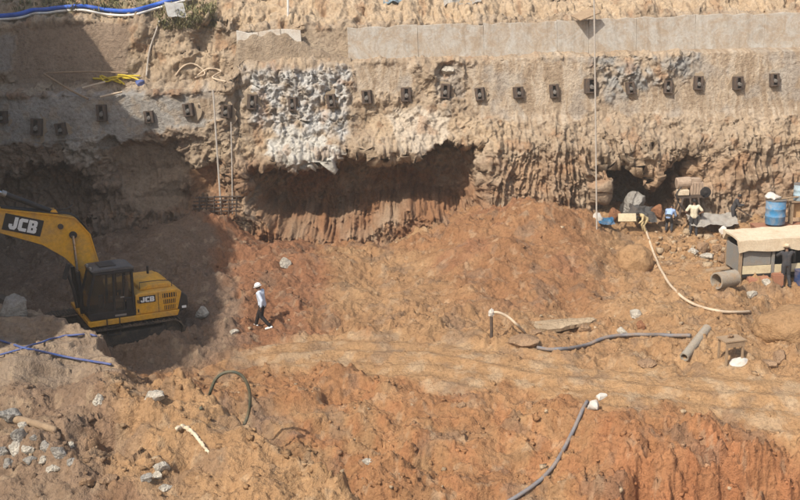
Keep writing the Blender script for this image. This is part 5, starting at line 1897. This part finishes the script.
# small table
b = hit(726, 366, 'ground')
t = thing('wooden_table', 'small crude wooden table standing alone on the earth floor', 'table', b, math.radians(14))
bm = bmesh.new()
box(bm, (.28, .22, .80), (.74, .55, .05))
finish('table_top', bm, M_WOOD, t, bevel=.008)
bm = bmesh.new()
box(bm, (.28, -.02, .68), (.66, .03, .16))
finish('apron', bm, M_WOOD, t, bevel=.005)
for x in (0, .56):
    for y in (0, .44):
        bm = bmesh.new()
        box(bm, (x, y, .36), (.06, .06, .92))
        finish('leg', bm, M_WOOD, t, bevel=.006)
rock('stone', 735, 334, 8, 4, M_BROCK, 'small dark stone lying on the wooden table top', 941, Y=None, cat='stone')
bpy.data.objects[[o.name for o in bpy.data.objects if o.name.startswith('stone')][-1]].location = b + Vector((.22, .32, .87))

# ================================================================== shed and what stands round it
b = hit(739, 285, 'ground')
b.z -= .05
SR = math.radians(5)
sh = thing('site_shed', 'open sided site shed with thick cream roof cut by the picture edge', 'shed', b, SR)
W_, D_, H_ = 5.4, 1.3, 1.50
bm = bmesh.new()
n = 14
for k in range(2):
    pass
tp, bt = [], []
for i in range(n + 1):
    for j in range(7):
        x = -.14 + (W_ + .3) * i / n
        y = -.16 + (D_ + .3) * j / 6 + (rnd.uniform(-.03, .03) if j in (0, 6) else 0)
        z = H_ + .42 + .10 * j / 6 + rnd.uniform(-.03, .03)
        tp.append(bm.verts.new((x, y, z)))
        bt.append(bm.verts.new((x, y, z - (.07 if 0 < j < 6 else .46 + rnd.uniform(-.05, .05)))))
ix = lambda i, j: i * 7 + j
for i in range(n):
    for j in range(6):
        bm.faces.new([tp[ix(i, j)], tp[ix(i + 1, j)], tp[ix(i + 1, j + 1)], tp[ix(i, j + 1)]])
        bm.faces.new([bt[ix(i, j)], bt[ix(i, j + 1)], bt[ix(i + 1, j + 1)], bt[ix(i + 1, j)]])
    for j in (0, 6):
        bm.faces.new([tp[ix(i, j)], bt[ix(i, j)], bt[ix(i + 1, j)], tp[ix(i + 1, j)]])
for i in (0, n):
    for j in range(6):
        bm.faces.new([tp[ix(i, j)], tp[ix(i, j + 1)], bt[ix(i, j + 1)], bt[ix(i, j)]])
finish('roof', bm, M_TARP, sh, smooth=True)
for x in (0, 1.35, 2.9, W_ - .1):
    for y in (0, D_):
        bm = bmesh.new()
        box(bm, (x, y, H_ / 2 + .03), (.11, .11, H_ + .1))
        finish('post', bm, M_WOOD if x == 0 else M_SHEDG, sh, bevel=.008)
bm = bmesh.new()
box(bm, (.70, .04, 1.2), (1.14, .03, .72))
finish('side_panel', bm, M_SHEDG, sh, bevel=.006)
bm = bmesh.new()
box(bm, (W_ / 2, D_ + .02, .9), (W_, .04, 1.7))
finish('back_panel', bm, M_DARKIN, sh)
bm = bmesh.new()
box(bm, (-.04, D_ / 2, 1.1), (.04, D_ - .15, 1.0))
finish('end_panel', bm, M_SHEDG, sh)
for x0, x1 in ((.10, 1.28), (1.42, 2.83), (2.97, W_ - .18)):
    bm = bmesh.new()
    box(bm, ((x0 + x1) / 2, -.01, .66), (x1 - x0, .05, .34))
    finish('cream_board', bm, M_CREAM, sh, bevel=.008)
bm = bmesh.new()
box(bm, (W_ / 2, .02, .42), (W_ - .2, .10, .13))
finish('base_beam', bm, M_BLACK, sh, bevel=.008)
bm = bmesh.new()
box(bm, (W_ / 2, D_ / 2, .50), (W_ - .1, D_ - .2, .05))
finish('floor_deck', bm, M_DARKIN, sh)
def shed_pt(x, y, z):
    return b + Matrix.Rotation(SR, 3, 'Z') @ Vector((x, y, z))
bm = bmesh.new()
cyl(bm, (-.42, 0, 0), (.42, 0, 0), .20, .20, 20)
for x in (-.3, 0, .3):
    cyl(bm, (x - .015, 0, 0), (x + .015, 0, 0), .212, .212, 20)
o = finish('drum', bm, M_REDWOOD, smooth=True)
o.location = shed_pt(.72, -.05, .20)
o.rotation_euler = (0, 0, SR)
tag(o, 'rusty red brown drum lying on its side under the shed', 'drum')
bm = bmesh.new()
cyl(bm, (0, 0, 0), (0, 0, .62), .28, .28, 20)
for z in (.03, .2, .42, .6):
    cyl(bm, (0, 0, z - .015), (0, 0, z + .015), .292, .292, 20)
o = finish('drum', bm, paint_material('dark blue drum', (.02, .045, .13), .5), smooth=True)
o.location = shed_pt(2.48, -.25, 0.0)
tag(o, 'dark blue drum standing under the shed at the picture edge', 'drum')
bm = bmesh.new()
box(bm, (0, 0, 0), (.42, .3, .5))
box(bm, (0, 0, .27), (.36, .24, .05))
o = finish('crate', bm, M_REDWOOD, bevel=.02)
o.location = shed_pt(1.45, -.28, .25)
tag(o, 'red brown crate under the shed beside the man', 'crate')
# timber platform with blue drum behind the shed
pb = Vector(at_y(777, 223, 43.6))
gz = ground_z(pb.x, pb.y)
t = thing('timber_platform', 'low red brown timber platform behind the shed under the blue drum', 'platform', (pb.x, pb.y, gz))
dz = pb.z - gz
for k in range(5):
    bm = bmesh.new()
    box(bm, (.25, -.5 + .25 * k, dz - .14), (2.5, .22, .07))
    finish('plank', bm, M_REDWOOD, t, bevel=.008)
for x in (-.9, .25, 1.4):
    bm = bmesh.new()
    box(bm, (x, 0, dz - .24), (.12, 1.3, .12))
    finish('beam', bm, M_REDWOOD, t, bevel=.008)
    for y in (-.5, .5):
        bm = bmesh.new()
        box(bm, (x, y, (dz - .3) / 2 - .1), (.12, .12, max(.1, dz - .1)))
        finish('leg', bm, M_REDWOOD, t, bevel=.008)
def barrel(loc, r, h, mat, label, extra=True):
    t = thing('barrel', label, 'barrel', loc)
    bm = bmesh.new()
    prof_ = [(.96, 0), (1, .03), (1, .30), (1.03, .32), (1.03, .36), (1, .38), (1, .62), (1.03, .64), (1.03, .68), (1, .70), (1, .97), (.97, 1.0)]
    n = 28
    rg = [[bm.verts.new((r * q * math.cos(2 * math.pi * i / n), r * q * math.sin(2 * math.pi * i / n), h * z)) for i in range(n)] for q, z in prof_]
    for A_, B_ in zip(rg[:-1], rg[1:]):
        for i in range(n):
            j = (i + 1) % n
            bm.faces.new([A_[i], A_[j], B_[j], B_[i]])
    bm.faces.new(rg[0][::-1])
    bm.faces.new(rg[-1])
    finish('shell', bm, mat, t, smooth=True)
    bm = bmesh.new()
    cyl(bm, (0, 0, h), (0, 0, h + .03), r * 1.05, r * 1.05, n)
    finish('lid', bm, M_DTARP, t, bevel=.008)
    return t
bt_ = barrel((pb.x - .1, pb.y, pb.z - .02), .43, 1.08, M_BARREL, 'blue plastic barrel with dusty side on the timber platform')
bm = bmesh.new()
vs = ball(bm, (0, 0, 0), (.33, .26, .16), 3)
noisy(vs, .12, 4, 61)
o = finish('sack', bm, M_RAG, smooth=True)
o.location = (pb.x - .25, pb.y, pb.z + 1.18)
tag(o, 'pale sack lying on the lid of the blue barrel', 'sack')
bm = bmesh.new()
bar(bm, (-.25, 0, 0), (.75, .1, .06), .10, .05)
o = finish('plank', bm, M_WOOD, bevel=.006)
o.location = (pb.x + .15, pb.y - .1, pb.z + 1.12)
tag(o, 'thin plank lying on the barrel lid and jutting out', 'plank')
t = thing('frame_stand', 'pale wooden frame with a tan panel beside the blue barrel', 'stand', (pb.x + .95, pb.y + .2, pb.z - .08))
for x in (-.28, .5):
    bm = bmesh.new()
    box(bm, (x, 0, .5), (.08, .4, 1.0))
    finish('leg', bm, M_WOOD, t, bevel=.006)
bm = bmesh.new()
box(bm, (.11, 0, 1.02), (.95, .5, .06))
finish('shelf', bm, M_WOOD, t, bevel=.006)
bm = bmesh.new()
box(bm, (.11, .1, .55), (.66, .04, .62))
finish('panel', bm, paint_material('tan panel', (.52, .33, .16), .8), t, bevel=.006)
barrel((pb.x + 1.05, pb.y + .2, pb.z + .98), .30, .72, M_PALEB, 'pale blue barrel on the wooden frame at the picture edge')
# drilling machine in front of the hollow
mb = Vector(at_y(690, 212, 46.9))
t = thing('drilling_machine', 'dusty drilling machine on dark legs between the hollow and the lumpy wall', 'machine', (mb.x, mb.y, mb.z))
M_DUST = paint_material('dusty machine', (.40, .30, .22), .85, dirt=(.2, .13, .09), dirt_amt=.8, scale=4)
for x, dx in ((-.45, -.2), (-.1, .05), (.28, .12)):
    for y in (-.3, .3):
        bm = bmesh.new()
        tube(bm, [(x + dx, y * 1.5, -.15), (x, y, .75)], .05, 7)
        finish('leg', bm, M_RUST, t)
bm = bmesh.new()
box(bm, (-.05, 0, .80), (1.25, .6, .12))
finish('deck', bm, M_RUST, t, bevel=.01)
bm = bmesh.new()
cyl(bm, (-.72, 0, 1.42), (-.05, 0, 1.46), .28, .28, 18)
finish('tank', bm, M_DUST, t, bevel=.04)
bm = bmesh.new()
box(bm, (.22, 0, 1.18), (.62, .5, .60))
box(bm, (.15, 0, 1.56), (.5, .4, .2))
for k in range(4):
    box(bm, (.0 + .14 * k, -.26, 1.2), (.05, .04, .5))
finish('engine', bm, M_DUST, t, bevel=.02)
bm = bmesh.new()
cyl(bm, (.62, -.30, 1.0), (.62, -.18, 1.0), .26, .26, 20)
cyl(bm, (.62, -.34, 1.0), (.62, -.16, 1.0), .07, .07, 12)
finish('flywheel', bm, M_BLACK, t, bevel=.015)
bm = bmesh.new()
box(bm, (-.45, -.2, 1.02), (.55, .3, .26))
finish('tool_box', bm, M_TARP, t, bevel=.03)
bm = bmesh.new()
tube(bm, spline([(-.55, -.3, 1.3), (-.8, -.4, 1.0), (-.7, -.45, .6), (-.4, -.5, .2)], 6), .03, 6)
finish('feed_hose', bm, M_BLACK, t, smooth='all')

# ================================================================== loose rubble, weeds
def rubble(name, n, picker, smin, smax, seed, label, palef=.06):
    r = np.random.default_rng(seed)
    bm = bmesh.new()
    bmesh.ops.create_cube(bm, size=1.5)
    base = np.array([v.co[:] for v in bm.verts])
    faces = np.array([t for f in bm.faces for t in ([f.verts[0].index, f.verts[1].index, f.verts[2].index], [f.verts[0].index, f.verts[2].index, f.verts[3].index])])
    bm.free()
    X, Y = picker(r, n)
    n = len(X)
    ri = np.clip(np.searchsorted(rowsY, Y) - 1, 0, len(rowsY) - 2)
    hw_ = np.maximum(0.455 * Y + 2.6, 9.0)
    ci = np.clip(np.searchsorted(colsS, X / hw_) - 1, 0, len(colsS) - 2)
    Z = gZ[ri, ci]
    cc = col[ri, ci]
    s = smin + (smax - smin) * r.random(n) ** 4
    V = base[None] * (1 + .9 * (r.random((n, len(base), 3)) - .5)) * (s[:, None, None] * (.7 + .6 * r.random((n, 1, 3))))
    a = r.random(n) * 6.28
    ca, sa = np.cos(a)[:, None], np.sin(a)[:, None]
    x, y = V[..., 0] * ca - V[..., 1] * sa, V[..., 0] * sa + V[..., 1] * ca
    V = np.stack([x + X[:, None], y + Y[:, None], V[..., 2] * .8 + (Z + s * .12)[:, None]], -1)
    F = faces[None] + (np.arange(n) * len(base))[:, None, None]
    me = bpy.data.meshes.new(name)
    nv, nf = n * len(base), n * len(faces)
    me.vertices.add(nv)
    me.vertices.foreach_set('co', V.reshape(-1).astype(np.float32))
    me.loops.add(nf * 3)
    me.loops.foreach_set('vertex_index', F.reshape(-1).astype(np.int32))
    me.polygons.add(nf)
    me.polygons.foreach_set('loop_start', (np.arange(nf) * 3).astype(np.int32))
    me.update(calc_edges=True)
    tint = cc * (.82 + .45 * r.random((n, 1)))
    pale_ = (r.random((n, 1)) < palef)
    tint = np.where(pale_, C_PALE * (.9 + .35 * r.random((n, 1))), tint)
    c4 = np.ones((n, len(base), 4), dtype=np.float32)
    c4[..., :3] = tint[:, None]
    at_ = me.attributes.new('soil', 'FLOAT_COLOR', 'POINT')
    at_.data.foreach_set('color', c4.reshape(-1))
    me.materials.append(M_SOIL)
    o = bpy.data.objects.new(name, me)
    COL.objects.link(o)
    o['kind'] = 'stuff'
    o['label'] = label
    o['category'] = 'rubble'
def pick(r, n):
    Y = 19 + (48 - 19) * r.random(n * 3)
    X = (r.random(n * 3) * 2 - 1) * (.42 * Y + .5)
    ri = np.clip(np.searchsorted(rowsY, Y) - 1, 0, len(rowsY) - 2)
    ci = np.clip(np.searchsorted(colsS, X / np.maximum(0.455 * Y + 2.6, 9.0)) - 1, 0, len(colsS) - 2)
    w = (1 - .9 * lm[ri, ci]) * (.35 + .65 * patch[ri, ci]) * (1 - .88 * track[ri, ci]) * (.45 + .9 * redm[ri, ci] + .5 * rightpale[ri, ci] + .5 * forel[ri, ci] + .6 * fore[ri, ci]) * (1 - .5 * shleft[ri, ci])
    k = r.random(n * 3) < w
    return X[k][:n], Y[k][:n]
rubble('rubble', 5000, pick, .015, .085, 3, 'loose clods and stones strewn over the pit floor')
def pick2(r, n):
    q = [hit(a, b, 'ground') for a, b in zip(r.uniform(655, 742, n), r.uniform(232, 268, n))]
    return np.array([v.x for v in q]), np.array([v.y for v in q])
rubble('rubble', 150, pick2, .07, .24, 9, 'broken rubble tipped on the slope between workers and shed', .35)

def weeds():
    r = random.Random(5)
    bm = bmesh.new()
    spots = []
    for k in range(420):
        x = r.choice([r.uniform(0, 215), r.uniform(40, 120), r.uniform(150, 215), r.uniform(150, 215)])
        y = r.uniform(-2, 12) if x < 150 else r.uniform(4, 30)
        if 120 < x < 160 and y > 8:
            continue
        try:
            spots.append(hit(x, y, 'wall'))
        except TypeError:
            continue
    for p in spots:
        for q in range(9):
            a = r.uniform(0, 6.28)
            l = r.uniform(.12, .38)
            d = Vector((math.cos(a) * .5, math.sin(a) * .5 - .25, .8)).normalized()
            s = Vector((-math.sin(a), math.cos(a), 0)) * r.uniform(.015, .035)
            b_ = p + Vector((r.uniform(-.18, .18), r.uniform(-.12, .12), 0))
            m_ = b_ + d * l * .6
            e_ = b_ + d * l + Vector((0, 0, -.06))
            v = [bm.verts.new(b_ - s * .6), bm.verts.new(b_ + s * .6), bm.verts.new(m_ + s), bm.verts.new(m_ - s), bm.verts.new(e_)]
            bm.faces.new(v[:4])
            bm.faces.new([v[3], v[2], v[4]])
    m, nt, b = mat_new('dry weeds')
    tc = nt.nodes.new('ShaderNodeTexCoord')
    nz = _noise(nt, tc.outputs['Object'], 3, 4)
    rp = _ramp(nt, nz.outputs[0], [(.3, (.10, .11, .04)), (.5, (.17, .155, .07)), (.7, (.30, .24, .12))])
    nt.links.new(rp.outputs[0], b.inputs['Base Color'])
    b.inputs['Roughness'].default_value = .9
    o = finish('weeds', bm, m)
    o['kind'] = 'stuff'
    o['label'] = 'dry greenish weeds along the top of the wall'
    o['category'] = 'weeds'
weeds()

# ================================================================== dusty air
bm = bmesh.new()
box(bm, (0, 420, 9), (1000, 1100, 34))
hz = finish('haze', bm, None)
mh = bpy.data.materials.new('dusty air')
mh.use_nodes = True
nt = mh.node_tree
nt.nodes.remove(nt.nodes['Principled BSDF'])
pv = nt.nodes.new('ShaderNodeVolumePrincipled')
pv.inputs['Color'].default_value = (.95, .90, .82, 1)
pv.inputs['Density'].default_value = .0013
pv.inputs['Anisotropy'].default_value = .3
nt.links.new(pv.outputs[0], nt.nodes['Material Output'].inputs['Volume'])
hz.data.materials.append(mh)
hz['kind'] = 'stuff'
hz['label'] = 'thin dusty haze hanging in the pit air'
